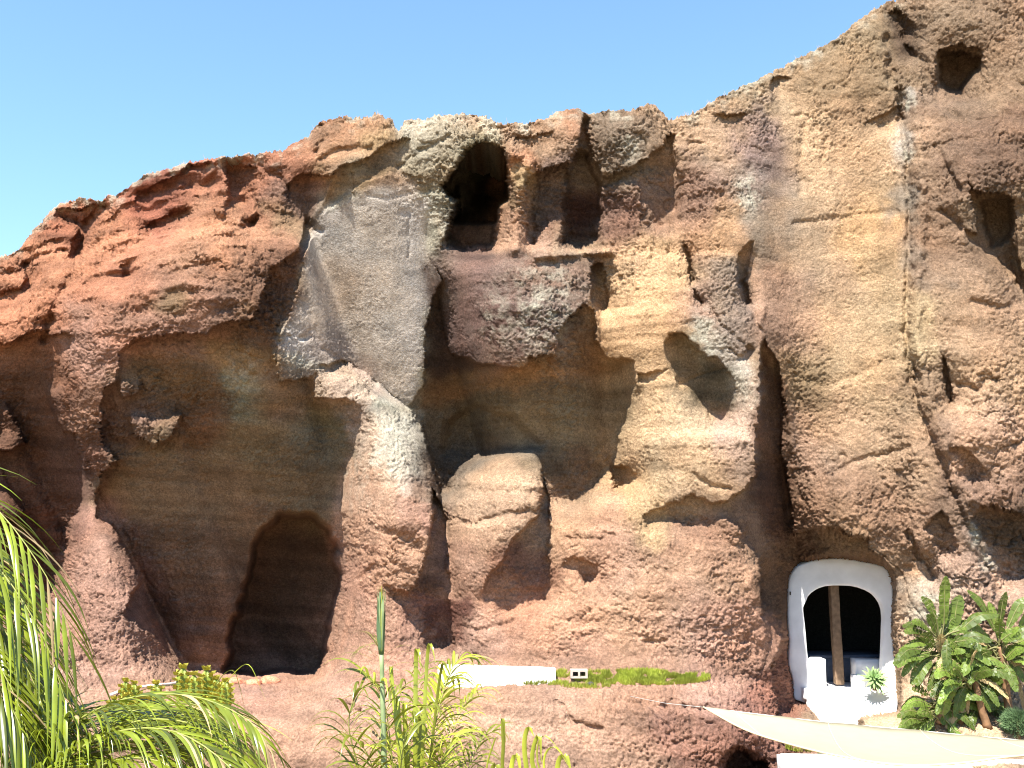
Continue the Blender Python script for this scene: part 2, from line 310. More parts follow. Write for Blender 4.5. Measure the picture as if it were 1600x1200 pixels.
# ---- albedo of the rock, traced as patches of differently coloured tuff, hollows partly toned for their shade (sRGB)
PATCH = [
 (60,390,90,(200,120,74)),(20,480,80,(204,122,76)),(150,360,70,(200,120,72)),(250,300,80,(176,92,62)),(380,285,60,(196,116,76)),(200,470,70,(196,118,78)),(330,400,80,(200,130,86)),
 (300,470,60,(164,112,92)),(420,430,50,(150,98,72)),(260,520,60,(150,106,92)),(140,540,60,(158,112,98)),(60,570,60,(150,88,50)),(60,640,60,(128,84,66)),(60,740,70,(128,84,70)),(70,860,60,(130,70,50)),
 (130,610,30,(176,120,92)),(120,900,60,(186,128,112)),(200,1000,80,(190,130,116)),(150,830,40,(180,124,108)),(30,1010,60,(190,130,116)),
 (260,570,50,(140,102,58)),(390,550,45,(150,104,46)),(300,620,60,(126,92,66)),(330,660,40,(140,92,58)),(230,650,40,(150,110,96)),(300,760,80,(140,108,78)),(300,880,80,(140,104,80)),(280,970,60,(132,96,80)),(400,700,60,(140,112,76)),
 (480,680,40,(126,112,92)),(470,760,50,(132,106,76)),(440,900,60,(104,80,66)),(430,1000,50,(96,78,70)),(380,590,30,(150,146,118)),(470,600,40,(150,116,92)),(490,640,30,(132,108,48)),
 (520,230,60,(190,124,84)),(470,260,50,(188,112,76)),(570,200,50,(190,132,88)),(570,240,40,(176,140,96)),(450,340,30,(176,128,86)),(470,300,30,(140,106,96)),
 (520,310,25,(186,160,140)),(545,280,25,(150,118,70)),(600,370,60,(158,146,126)),(650,330,30,(142,140,138)),(660,420,50,(168,164,150)),(560,400,50,(148,136,116)),(520,430,40,(146,122,88)),
 (560,500,60,(150,134,108)),(620,540,60,(158,154,140)),(500,500,40,(142,118,88)),(480,560,35,(138,118,104)),(640,600,40,(168,164,150)),(640,250,40,(180,160,136)),(610,280,30,(152,116,66)),(670,215,40,(206,184,160)),(720,200,40,(190,150,120)),(690,270,30,(170,160,140)),
 (692,340,16,(226,206,186)),(540,600,30,(198,156,138)),(600,640,22,(176,160,146)),(622,690,30,(214,206,198)),(640,720,22,(208,190,182)),(570,660,22,(196,156,132)),(570,760,40,(200,150,120)),(600,850,60,(200,142,108)),(560,900,40,(190,128,108)),(570,1000,60,(192,130,102)),(640,800,30,(182,130,116)),(650,950,30,(160,98,82)),
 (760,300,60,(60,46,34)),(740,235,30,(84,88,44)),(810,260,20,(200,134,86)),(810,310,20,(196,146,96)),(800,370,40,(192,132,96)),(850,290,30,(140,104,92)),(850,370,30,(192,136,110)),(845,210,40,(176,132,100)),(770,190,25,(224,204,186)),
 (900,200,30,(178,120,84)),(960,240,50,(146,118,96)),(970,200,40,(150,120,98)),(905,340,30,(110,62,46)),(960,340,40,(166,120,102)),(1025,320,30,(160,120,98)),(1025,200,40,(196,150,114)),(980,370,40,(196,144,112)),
 (720,430,40,(136,96,90)),(740,500,50,(132,88,82)),(800,430,40,(150,118,108)),(850,470,40,(178,158,150)),(870,430,40,(190,148,120)),(800,540,50,(158,108,96)),(690,480,25,(110,76,62)),(890,400,40,(204,158,116)),(900,530,30,(150,104,64)),
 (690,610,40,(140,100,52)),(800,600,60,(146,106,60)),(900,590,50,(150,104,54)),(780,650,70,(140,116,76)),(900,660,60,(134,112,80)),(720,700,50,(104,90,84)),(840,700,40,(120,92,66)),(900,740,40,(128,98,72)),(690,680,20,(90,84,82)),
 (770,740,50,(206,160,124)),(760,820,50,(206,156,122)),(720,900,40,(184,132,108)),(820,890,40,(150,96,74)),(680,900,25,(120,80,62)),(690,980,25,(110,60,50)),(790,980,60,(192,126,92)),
 (1000,420,60,(212,164,108)),(960,500,50,(214,164,110)),(1010,540,50,(212,162,106)),(960,470,30,(210,160,108)),(1010,640,60,(208,166,120)),(1060,700,70,(208,166,126)),(1000,760,60,(212,166,112)),(900,820,60,(202,150,112)),(950,870,60,(196,140,112)),
 (880,960,60,(202,146,112)),(1000,960,70,(200,146,112)),(1100,900,60,(198,144,110)),(1100,1000,70,(200,140,118)),(1170,1000,40,(196,134,106)),(1030,1030,60,(206,152,126)),(900,1020,60,(204,140,112)),(760,1020,40,(206,150,130)),
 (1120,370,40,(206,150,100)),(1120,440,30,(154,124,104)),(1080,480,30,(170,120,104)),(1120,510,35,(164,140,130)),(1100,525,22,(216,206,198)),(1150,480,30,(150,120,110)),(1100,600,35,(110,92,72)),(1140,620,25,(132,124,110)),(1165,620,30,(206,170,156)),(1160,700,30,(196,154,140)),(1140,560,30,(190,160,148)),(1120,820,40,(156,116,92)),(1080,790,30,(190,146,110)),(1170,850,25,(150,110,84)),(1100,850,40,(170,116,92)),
 (1110,230,50,(190,146,112)),(1090,290,40,(164,122,104)),(1070,180,40,(206,160,120)),(1200,235,40,(150,116,116)),(1210,200,30,(158,124,118)),(1170,300,25,(206,186,172)),(1200,300,40,(172,140,126)),(1150,270,30,(176,140,120)),(1080,350,40,(196,140,108)),
 (1200,130,60,(196,156,116)),(1300,100,70,(176,136,98)),(1350,150,60,(168,128,92)),(1260,200,40,(212,168,124)),(1300,280,50,(210,162,118)),(1370,260,50,(206,160,116)),(1260,350,60,(206,160,120)),(1350,360,50,(220,166,104)),(1350,400,30,(222,170,110)),(1200,350,40,(170,148,132)),
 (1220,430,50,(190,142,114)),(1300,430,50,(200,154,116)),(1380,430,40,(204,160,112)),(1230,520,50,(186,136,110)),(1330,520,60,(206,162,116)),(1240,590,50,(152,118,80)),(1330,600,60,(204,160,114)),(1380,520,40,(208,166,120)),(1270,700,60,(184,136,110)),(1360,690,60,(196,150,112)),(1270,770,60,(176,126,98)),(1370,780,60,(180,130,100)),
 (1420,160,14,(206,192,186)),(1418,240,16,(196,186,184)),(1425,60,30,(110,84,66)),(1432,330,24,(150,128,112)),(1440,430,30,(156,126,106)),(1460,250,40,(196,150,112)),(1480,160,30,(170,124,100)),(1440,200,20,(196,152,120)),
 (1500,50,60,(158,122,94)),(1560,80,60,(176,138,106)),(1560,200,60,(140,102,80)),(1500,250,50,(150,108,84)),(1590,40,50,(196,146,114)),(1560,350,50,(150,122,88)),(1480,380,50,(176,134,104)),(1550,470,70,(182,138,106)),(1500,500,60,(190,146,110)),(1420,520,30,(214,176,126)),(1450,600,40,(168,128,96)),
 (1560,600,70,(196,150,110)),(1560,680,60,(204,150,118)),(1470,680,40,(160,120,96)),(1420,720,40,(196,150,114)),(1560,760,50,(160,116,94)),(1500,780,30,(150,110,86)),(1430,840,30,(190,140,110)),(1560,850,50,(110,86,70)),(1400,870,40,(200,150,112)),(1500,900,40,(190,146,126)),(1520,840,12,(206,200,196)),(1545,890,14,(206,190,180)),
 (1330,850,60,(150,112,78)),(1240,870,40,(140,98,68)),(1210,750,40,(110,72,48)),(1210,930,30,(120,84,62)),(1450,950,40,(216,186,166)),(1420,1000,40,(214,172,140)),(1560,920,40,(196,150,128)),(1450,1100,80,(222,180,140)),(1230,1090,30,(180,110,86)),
 (480,1100,120,(200,144,116)),(250,1090,120,(204,148,118)),(700,1120,120,(202,146,118)),(900,1130,120,(204,150,122)),(1000,1100,60,(176,126,102)),(1100,1130,70,(178,120,104)),(1170,1160,50,(160,100,84)),(400,1070,60,(208,146,128)),(600,1060,80,(206,146,128)),(1100,1070,50,(214,156,134)),
]
ROUGH = [(400,450,70,2.2),(300,500,120,1.2),(130,900,60,1.6),(230,1000,60,1.3),(60,400,120,1.3),(300,300,120,1.2),(600,200,120,1.2),(850,480,110,1.6),(740,480,60,1.2),(1110,480,50,1.2),(950,230,60,1.6),(1300,780,120,1.3),(1260,600,40,1.1),(1350,120,120,1.4),
         (1520,150,140,1.5),(1550,420,90,1.1),(1460,600,50,1.3),(1500,800,80,2.0),(1450,950,70,1.9),(1100,920,120,1.3),(950,980,140,1.1),(800,1140,300,.9),(1100,1150,120,2.0),(620,680,40,1.4),(540,600,40,1.3),(650,900,40,1.5),(780,850,70,1.0),
         (1200,1050,40,1.8),(250,650,60,1.8),(700,180,100,1.7),(1200,60,200,1.5),(1000,550,80,.45),(1330,400,130,.45),(1330,280,80,.5),(1330,600,90,.6),(1450,1080,60,1.6),(600,450,90,.5),(780,650,110,.6),(420,750,130,.65),(400,950,100,.6),(1300,280,70,.5),(1060,690,80,.7)]
def scatter(points, PX, PY, vals):
    num = 0; den = 1e-6
    for p, v in zip(points, vals):
        d2 = ((PX - p[0]) ** 2 + (PY - p[1]) ** 2) / (p[2] * 0.8) ** 2
        k = np.exp(-np.minimum(d2, 12) * 1.0) / (p[2] / 40.0) ** 0.5 + 1e-6 / (1 + d2)
        num = num + k[..., None] * v; den = den + k
    return num / den[..., None]
ca_, cb_, _a, _b, CPX, CPY = make_grid(CELL * 1.5)
wx = CPX + 26 * fbm(CPX / 60, CPY / 60, CPX * 0, 1, 4, .55); wy = CPY + 26 * fbm(CPX / 60, CPY / 60, CPX * 0 + 9, 1, 4, .55)
GC = scatter(PATCH, wx, wy, [srgb(p[3]) * (1.12 if max(p[3]) < 161 else 1) for p in PATCH])  # darker patches lifted to stand in for brighter fill in the hollows
GR = scatter(ROUGH, wx, wy, [np.array([1 + (p[3] - 1) * .6 if p[3] > 1 else p[3]]) for p in ROUGH])[..., 0]
# grey slab with its own sharp outline
slab = blur(point_in([(500,330),(560,300),(630,262),(680,300),(668,350),(672,400),(690,440),(668,500),(664,560),(660,600),(640,638),(600,608),(560,575),(520,560),(470,560),(440,545),(445,520),(480,440),(475,390)], CPX + (wx - CPX) * .5, CPY + (wy - CPY) * .5).astype(float), 3)
ZONES = [ # sharply bounded beds, crusts and shade darkened into the colour: outline, colour, share, edge softness
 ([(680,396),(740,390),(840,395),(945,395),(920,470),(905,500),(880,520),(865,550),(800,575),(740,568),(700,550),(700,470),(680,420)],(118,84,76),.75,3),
 ([(500,335),(545,310),(600,292),(645,285),(685,305),(668,350),(672,400),(690,440),(668,500),(664,560),(662,600),(640,638),(600,608),(560,575),(520,565),(470,575),(440,545),(447,510),(470,470),(482,430),(480,385)],(204,195,180),.8,7),
 ([(640,330),(685,310),(668,350),(672,400),(680,440),(668,500),(664,560),(655,620),(632,600),(625,500),(640,400)],(206,202,194),.6,6),
 ([(540,320),(630,320),(640,360),(610,390),(560,380)],(186,166,136),.4,6),([(490,420),(520,400),(560,440),(540,500),(480,520)],(186,154,112),.4,7),
 ([(474,520),(530,512),(570,558),(605,606),(545,570),(495,575)],(150,134,124),.6,4),
 ([(672,412),(697,440),(703,480),(702,550),(725,560),(760,572),(665,604),(661,560),(664,500),(670,450)],(98,72,60),.9,3),  # dark undercut strip right of the slab, its shade also put into the colour
 ([(467,390),(472,420),(458,470),(437,520),(425,545),(330,522),(335,508),(360,495),(390,495),(400,460),(400,420),(440,395)],(128,84,62),.8,5),  # left of the slab: speckled shade darkened into the rock colour
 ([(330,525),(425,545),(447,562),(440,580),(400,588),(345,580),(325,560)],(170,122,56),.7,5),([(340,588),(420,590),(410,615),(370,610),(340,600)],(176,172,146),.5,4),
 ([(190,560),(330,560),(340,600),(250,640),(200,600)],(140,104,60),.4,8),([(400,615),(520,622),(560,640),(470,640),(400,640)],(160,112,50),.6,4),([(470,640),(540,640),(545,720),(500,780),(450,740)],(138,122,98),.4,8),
 ([(655,640),(720,628),(900,606),(990,590),(985,640),(970,700),(860,700),(700,700),(668,690)],(154,124,86),.6,6),
 ([(665,600),(720,588),(900,556),(990,560),(992,575),(900,590),(760,614),(680,628),(655,640)],(168,116,62),.6,3),([(700,607),(800,592),(900,572),(985,565),(985,571),(900,582),(800,604),(700,618)],(190,130,62),.6,1),([(690,632),(800,614),(900,600),(900,605),(800,622),(690,640)],(120,92,60),.5,1),
 ([(672,700),(800,688),(870,690),(860,712),(800,708),(720,735),(690,740)],(112,100,94),.6,4),
 ([(500,330),(530,268),(600,240),(650,270),(640,285),(560,300)],(168,128,80),.6,5),([(560,262),(600,245),(640,262),(600,275)],(120,92,60),.6,4),([(570,205),(610,195),(625,220),(590,240),(565,235)],(186,148,92),.6,5),([(520,265),(545,250),(580,240),(560,262),(530,285)],(180,168,150),.5,4),
 ([(640,215),(700,190),(760,200),(725,230),(690,275),(655,275),(625,260)],(158,142,120),.7,5),([(650,270),(700,250),(715,260),(690,290),(640,290)],(160,124,80),.6,4),([(715,240),(740,200),(780,205),(790,240),(745,235)],(124,118,84),.6,5),
 ([(790,238),(835,245),(842,268),(815,275),(795,262)],(222,142,92),.8,2),([(795,264),(840,268),(825,292),(808,292)],(206,164,104),.7,2),([(808,290),(825,292),(828,340),(832,388),(772,390),(785,330),(800,320)],(218,154,114),.7,3),
 ([(842,262),(895,250),(888,330),(850,340),(832,380),(826,300)],(120,96,84),.6,4),([(880,300),(935,290),(935,380),(880,385)],(108,62,48),.8,3),([(920,185),(1010,175),(1048,205),(1010,248),(960,270),(925,240)],(124,98,80),.75,4),([(940,290),(1000,300),(1010,340),(985,370),(940,375)],(140,94,82),.7,5),  # recess and alcove zones paint in the shadow that falls there
 ([(940,395),(1070,385),(1085,450),(1075,520),(1040,525),(1045,600),(990,600),(990,560),(945,560),(935,500)],(222,170,118),.5,6),([(1072,360),(1170,350),(1178,385),(1150,392),(1080,390)],(220,156,100),.6,4),([(1080,392),(1155,395),(1160,470),(1185,540),(1130,560),(1085,520),(1075,450)],(158,130,114),.55,5),
 ([(1043,523),(1063,517),(1080,533),(1103,557),(1137,577),(1150,597),(1137,650),(1110,650),(1077,613),(1047,577)],(120,104,78),.6,3),([(1075,515),(1120,520),(1150,560),(1185,600),(1165,650),(1150,600),(1125,558),(1090,540)],(206,186,170),.6,3),([(1150,600),(1188,560),(1185,760),(1140,740)],(196,160,138),.5,6),  # first zone darkens the hollow along the outline of its shade
 ([(585,640),(640,645),(670,700),(668,735),(600,750),(590,700)],(212,200,188),.6,5),([(490,575),(545,570),(600,612),(560,640),(495,622)],(206,170,148),.6,3),([(540,750),(670,745),(670,800),(650,900),(600,1050),(490,1053),(530,900)],(200,146,118),.4,6),
 ([(1405,150),(1420,150),(1425,330),(1440,420),(1415,420),(1412,250)],(160,140,128),.6,3),([(1435,200),(1600,150),(1600,400),(1560,440),(1500,400),(1440,430)],(150,110,84),.6,8),([(1385,0),(1600,-20),(1600,150),(1520,190),(1440,180),(1425,150),(1400,150),(1385,60)],(146,112,84),.65,7),([(1290,60),(1385,10),(1395,150),(1330,160),(1250,150),(1230,110)],(158,126,90),.6,7),([(1385,15),(1432,30),(1440,90),(1410,95)],(96,70,52),.8,3),([(1500,230),(1600,210),(1600,310),(1520,300)],(128,92,72),.6,6),([(1055,265),(1110,270),(1120,330),(1070,340)],(150,106,88),.6,6),([(1120,370),(1175,372),(1172,400),(1130,405)],(206,150,100),.5,4),([(1240,575),(1300,590),(1290,650),(1240,640)],(130,100,66),.6,6),([(1240,740),(1420,730),(1440,810),(1380,835),(1245,825)],(168,124,96),.5,7),([(1190,420),(1290,430),(1280,560),(1200,540)],(178,132,108),.5,9),([(490,190),(530,185),(520,225),(495,230)],(128,96,70),.6,4),([(500,212),(560,205),(540,245),(505,250)],(196,134,90),.5,4),([(455,280),(505,280),(500,330),(450,320)],(120,86,72),.6,4),([(350,380),(440,380),(455,420),(430,470),(350,470)],(138,94,70),.6,6),([(225,470),(295,440),(300,470),(260,490)],(138,108,66),.7,5),([(110,470),(220,480),(300,500),(200,520),(110,500)],(156,112,94),.5,6),([(85,325),(165,318),(140,370),(120,400),(60,380)],(150,80,52),.6,4),([(1185,540),(1213,560),(1228,633),(1223,700),(1240,833),(1200,850),(1182,760)],(120,76,52),.8,2),  # crevice, soft pocket and buttress shadow zones put shade into the colour
 ([(1160,190),(1235,200),(1240,270),(1200,330),(1160,300)],(160,128,120),.45,8),([(1245,200),(1300,200),(1295,330),(1250,330)],(224,176,128),.4,6),([(0,540),(90,540),(80,640),(120,700),(100,900),(0,900)],(132,84,54),.5,8),([(100,850),(190,800),(215,900),(280,1040),(120,1050),(80,960)],(196,140,116),.5,6),
 ([(1190,860),(1360,862),(1390,890),(1240,880),(1215,960),(1192,960)],(138,96,66),.7,4),([(1400,1060),(1500,1090),(1520,1140),(1350,1130),(1400,1110)],(218,168,132),.6,5),
]
zx = CPX + 9 * fbm(CPX / 30, CPY / 30, CPX * 0 + 2, 1, 4, .6); zy = CPY + 9 * fbm(CPX / 30, CPY / 30, CPX * 0 + 7, 1, 4, .6)
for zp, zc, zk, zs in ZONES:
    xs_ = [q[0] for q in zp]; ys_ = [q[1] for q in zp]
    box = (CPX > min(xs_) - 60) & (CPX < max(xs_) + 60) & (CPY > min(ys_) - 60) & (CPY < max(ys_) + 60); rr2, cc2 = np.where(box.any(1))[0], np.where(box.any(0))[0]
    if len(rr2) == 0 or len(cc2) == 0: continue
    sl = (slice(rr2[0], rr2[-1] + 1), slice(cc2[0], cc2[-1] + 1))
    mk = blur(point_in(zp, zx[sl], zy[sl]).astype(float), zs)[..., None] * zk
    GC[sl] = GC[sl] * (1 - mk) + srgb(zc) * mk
cs = [sampler(ca_, cb_, GC[..., k]) for k in range(3)]; rs = sampler(ca_, cb_, GR); ss = sampler(ca_, cb_, slab)
inroom = sampler(ga, gb, room.astype(float))

# ---- fine mesh: columns follow the skyline, rows run from it down to the ground
FINE = 0.00098
am = np.arange(-0.56, 0.56, FINE)
outer = 0.56 + np.cumsum(0.004 * 1.10 ** np.arange(42))
am = np.concatenate([-outer[::-1], am, outer])
sk = np.array(SKY, float); ska, skb = px2ab(sk[:, 0], sk[:, 1])
skyb = np.interp(am, ska, skb)
skyb += 0.0016 * vn(am * 260, am * 0, am * 0 + 2.2) + 0.0011 * vn(am * 620, am * 0, am * 0 + 7.7) + 0.0008 * vn(am * 1500, am * 0, am * 0 + 5.7)
NR = 960
tt = np.linspace(0, 1, NR); BBm = skyb[None, :] * (1 - tt[:, None]) + (-0.41) * tt[:, None]; AAm = np.repeat(am[None, :], NR, 0)
Dm = dsamp(AAm, BBm)
Dm = Dm + 1.6 * np.clip(0.07 - (skyb[None, :] - BBm), 0, 1) ** 2 / 0.01 * 0.35   # rounded brink
far = np.clip((np.abs(AAm) - 0.6) / 0.5, 0, 1)
Dm = Dm + far * 1.5 * vn(AAm * 9, BBm * 9, AAm * 0)
X = AAm * Dm; Y = Dm; Z = CAM.z + BBm * Dm
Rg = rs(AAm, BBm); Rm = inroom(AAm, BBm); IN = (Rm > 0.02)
# broad and middling relief along the line from the viewer
def ridged(x, y, z, s, o): return 1 - np.abs(fbm(x, y, z, s, o, .5, 3.1)) * 1.4
slabm = ss(AAm, BBm)
soft = np.clip(Rg, .25, 2.3)
d = 0.07 * fbm(X, Y, Z * 1.6, 0.55, 2) * (1 - .75 * slabm)
d += 0.035 * (1 - .7 * slabm) * soft * fbm(X, Y * .6, Z * 1.25, 1.7, 3, .55)
lay = fbm(X * .16, Y * .1, Z * 2.1, 1.0, 3, .6, 4.4)                       # horizontal bedding
rwall = sstep(1170, 1260, grid_px(AAm, BBm)[0]); d += 0.03 * lay * (1 - .75 * rwall) * (1 - slabm) + .03 * rwall * fbm(X * 1.6, Y, Z * .18, 1.2, 3, .6, 3.9)
pits = np.clip(fbm(X, Y, Z * 1.3, 2.3, 3, .6, 9.9) - 0.42, 0, 1)
d += 0.17 * pits * np.clip(soft - .9, 0, 1.2)
# weathered edge of the top left: rounded ledges
tl = sstep(470, 330, grid_px(AAm, BBm)[0]) * sstep(560, 420, grid_px(AAm, BBm)[1])
d += tl * 0.26 * (np.abs(fbm(X * .8, Y * .6, Z * 1.5, 0.9, 3, .55, 7.7)) - .35)
keep = 1 - np.clip(Rm * 1.0, 0, 1)
LINES = [([(235,478),(265,462),(292,458)],12,.16),([(610,835),(635,845),(650,858)],12,.16),([(380,352),(400,345)],5,.1),
 ([(560,905),(590,885),(620,880)],5,.08),([(560,855),(590,865)],5,.07),([(720,980),(760,985),(800,970)],5,.07),([(1010,1003),(1040,1000)],4,.06),([(1165,1000),(1190,1010)],5,.08), # outline points (photo px), half width px, metres (+ groove, - ridge)
 ([(1403,140),(1413,200),(1416,260),(1421,330),(1419,400),(1417,470),(1414,520),(1424,600),(1444,660),(1468,720),(1498,790),(1530,860),(1557,925)],5,.16),
 ([(1432,150),(1436,260),(1440,330),(1436,400),(1434,470),(1432,520),(1445,600),(1465,660),(1490,720),(1518,780)],10,-.18),
 ([(700,770),(730,762),(760,772),(800,766),(850,770)],5,.12),([(695,812),(740,818),(800,802),(848,798)],5,.10),([(705,740),(760,730),(830,725)],4,.07),
 ([(838,402),(870,400),(910,395),(950,391)],6,-.30),([(345,250),(350,285),(352,310),(345,330)],7,-.30),([(447,350),(470,320),(495,290),(520,268),(528,262)],0.1,0),
 ([(488,350),(500,325),(512,300),(523,278),(527,262)],5,-.08),([(800,240),(820,252),(815,290),(808,325),(805,385)],12,-.32),
 ([(638,300),(640,340),(640,400)],3,.02),([(475,470),(500,540),(540,570)],5,.04),([(95,335),(130,350),(165,320)],6,.2),([(130,380),(112,430),(86,480),(70,530)],7,.22),([(0,428),(30,425),(60,400),(100,395)],6,.2),
 ([(165,322),(180,345),(150,390),(118,440)],5,.12),([(0,345),(0,345)],.1,0),([(200,310),(240,300),(300,290)],5,.1),([(240,350),(200,360),(160,380)],6,.15),([(420,330),(470,345),(500,360)],6,.12),([(395,300),(405,330),(395,350)],6,.15),
 ([(500,250),(530,235),(580,230)],5,.1),([(490,240),(510,215),(500,195)],4,.12),([(410,262),(440,280),(450,300)],5,.12),
 ([(213,1018),(214,1032)],4,.09),([(228,1016),(229,1032)],4,.09),([(243,1015),(244,1031)],4,.09),([(259,1012),(260,1026)],4,.08),([(274,1010),(275,1022)],4,.08),
 ([(1060,600),(1090,590),(1130,575)],3,.05),([(1192,480),(1188,560),(1186,650),(1184,720)],5,-.10),([(1160,440),(1172,480),(1190,520)],4,.1),([(1104,476),(1120,500),(1150,530),(1172,548)],3,.08),
 ([(940,495),(940,530)],3,.06),([(960,480),(985,478)],3,.05),([(1240,350),(1300,342),(1400,330)],5,.05),([(1240,590),(1300,600),(1400,560)],6,.04),([(1300,740),(1340,720),(1420,700)],5,.08),
 ([(870,1100),(900,1130),(940,1140)],5,.12),([(960,1095),(1000,1100),(1060,1108)],6,.05),([(1070,1105),(1090,1112),(1110,1108)],6,.1),([(690,1090),(800,1100)],4,.06),([(500,1090),(560,1110)],6,.12),([(880,840),(920,842),(960,838)],5,.08),
 ([(1085,740),(1110,760),(1140,765)],4,.08),([(1290,215),(1285,260)],4,.06),([(1255,200),(1250,250),(1252,300)],5,.06),([(1460,230),(1480,260),(1500,300)],5,.12),([(1520,470),(1560,480),(1600,470)],6,.1),([(1500,600),(1530,610),(1540,590),(1560,595)],6,.14),
 ([(1440,1060),(1445,1100)],5,.1),([(1470,330),(1490,340),(1500,360)],6,.16),([(1385,60),(1395,90),(1390,120)],7,.2),([(1440,95),(1470,160),(1500,190)],8,.15),([(700,215),(660,235),(625,262)],5,.08),([(575,305),(610,310),(640,300),(680,300)],4,.02),
]
PXf, PYf = grid_px(AAm, BBm)
jx = PXf + 3.5 * vn(PXf / 14, PYf / 14, PXf * 0 + 4.4) + 1.5 * vn(PXf / 5, PYf / 5, PXf * 0 + 1.4); jy = PYf + 3.5 * vn(PXf / 14, PYf / 14, PXf * 0 + 7.4) + 1.5 * vn(PXf / 5, PYf / 5, PXf * 0 + 3.4)
for pts, wd, h in LINES:
    if not h: continue
    xs = [p[0] for p in pts]; ys = [p[1] for p in pts]; mg = 4 * wd + 8
    c0 = np.searchsorted(am, float(px2ab(min(xs) - mg, max(ys))[0]) * 1.0 - .02); c1 = np.searchsorted(am, float(px2ab(max(xs) + mg, max(ys))[0]) + .02)
    qx, qy = jx[:, c0:c1], jy[:, c0:c1]; best = np.full(qx.shape, 1e9)
    for (x0, y0), (x1, y1) in zip(pts[:-1], pts[1:]):
        L2 = (x1 - x0) ** 2 + (y1 - y0) ** 2 + 1e-6; t = np.clip(((qx - x0) * (x1 - x0) + (qy - y0) * (y1 - y0)) / L2, 0, 1)
        best = np.minimum(best, np.hypot(qx - x0 - t * (x1 - x0), qy - y0 - t * (y1 - y0)))
    d[:, c0:c1] += h * np.exp(-(best / wd) ** 2)
Dm = Dm + d * keep * RELIEF
X = AAm * Dm; Y = Dm; Z = CAM.z + BBm * Dm
# normals of the broad form, then the grain along them
def gridnorm(X, Y, Z):
    gx = np.stack([np.gradient(X, axis=1), np.gradient(Y, axis=1), np.gradient(Z, axis=1)], -1)
    gz = np.stack([np.gradient(X, axis=0), np.gradient(Y, axis=0), np.gradient(Z, axis=0)], -1)
    n = np.cross(gx, gz); n /= np.linalg.norm(n, axis=-1, keepdims=True) + 1e-9
    n *= np.where(n[..., 1:2] > 0, -1, 1); return n
N = gridnorm(X, Y, Z)
grain = 0.013 * fbm(X, Y, Z, 5.0, 2, .6, 1.1)
g3 = fbm(X, Y, Z, 23.0, 2, .8, 2.2); g2 = fbm(X, Y, Z, 12.0, 2, .75, 6.1); grain = grain + 0.010 * g2 + 0.019 * g3 + 0.016 * np.clip(g2 - .3, 0, 2)
tool = vn(X * 9 + Z * 1.2, Y * 2, Z * 1.1); tmask = sstep(.1, .5, fbm(X, Y, Z, .35, 2, .5, 12.)) * sstep(1.2, .7, Rg)
gm = np.clip(.95 + .9 * fbm(X, Y, Z, .9, 3, .6, 21.), .3, 1.6); crk = np.abs(fbm(X, Y, Z * .8, .75, 3, .55, 31.)); grain = grain * gm - .055 * np.exp(-(crk / .018) ** 2) * np.clip(soft - .6, 0, 1)
grain = grain * np.clip(soft, .3, 1.6) + 0.016 * tool * tmask
grain = grain * keep * (1 - .75 * slabm) * RELIEF
X = X + N[..., 0] * grain; Y = Y + N[..., 1] * grain; Z = Z + N[..., 2] * grain
# plateau behind the brink
back = np.array([0.06, .15, .3, .6, 1.0, 1.8, 3, 5, 9, 16, 30, 60])[::-1]
Xb = X[0][None] + 0 * back[:, None]; Yb = Y[0][None] + back[:, None]; Zb = Z[0][None] + (0.02 * back - .0 * back)[:, None] - 0.05 + 0.10 * vn(Xb * 3, Yb * 3, Xb * 0)*np.minimum(1,back[:,None])
V = np.concatenate([np.stack([Xb, Yb, Zb], -1), np.stack([X, Y, Z], -1)], 0)
n_, m_ = V.shape[:2]
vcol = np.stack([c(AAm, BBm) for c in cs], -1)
gr = np.array([0.36, 0.34, 0.31])
# bedding and mottling of the tuff itself
mott = fbm(X, Y, Z, 3.2, 3, .6, 2.5); bed = fbm(X * .12, Y * .1, Z * 3.4 + .25 * X, 1.0, 4, .65, 8.8)
vcol *= (1 + .14 * mott + .22 * bed * (1 - .8 * slabm) * (1 - .7 * rwall) + .12 * rwall * fbm(X * 2.2, Y, Z * .2, 1.0, 3, .6, 1.9))[..., None]
warm = (.07 * fbm(X, Y, Z, .9, 3, .6, 5.5))[..., None] * np.array([1.0, .1, -1.0]); vcol *= 1 + warm
# paler broken tint along the brink
top = np.clip(1 - (skyb[None, :] - BBm) / (0.006 + 0.008 * (1 + vn(AAm * 90, AAm * 0, AAm * 0 + 1))), 0, 1) * sstep(-.3, .5, fbm(X, Y, Z, 4., 2, .6, 3.3))
vcol = vcol * (1 - .75 * top[..., None]) + np.array([.60, .52, .42]) * .75 * top[..., None]
PXm, PYm = grid_px(AAm, BBm)
WHITE = [(625,690,26,.7),(1100,524,22,.85),(850,480,50,.5),(1420,160,9,.9),(1418,240,10,.6),(1170,300,20,.6),(1168,600,20,.45),(380,585,28,.4),(692,345,12,.8),(1522,840,8,.9),(1540,880,9,.7),(640,212,20,.3),(985,225,20,.4),(1450,950,24,.7),(570,740,40,.2),(700,195,30,.2),(780,500,30,.35)]
wm = 0
for x, y, r, k in WHITE: wm = np.maximum(wm, k * np.exp(-((PXm - x) / r) ** 2 - ((PYm - y) / (r * 1.4)) ** 2))
wm = np.clip(wm * 1.5 * (.55 + .8 * fbm(X, Y, Z, 5.5, 3, .7, 14.)), 0, .9)[..., None]
vcol = vcol * (1 - wm) + np.array([.60, .53, .44]) * wm
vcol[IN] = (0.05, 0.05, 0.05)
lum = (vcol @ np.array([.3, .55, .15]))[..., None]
vcol = vcol * (1 + .15 * slabm[..., None] * np.array([1.1, 1.0, .9]))
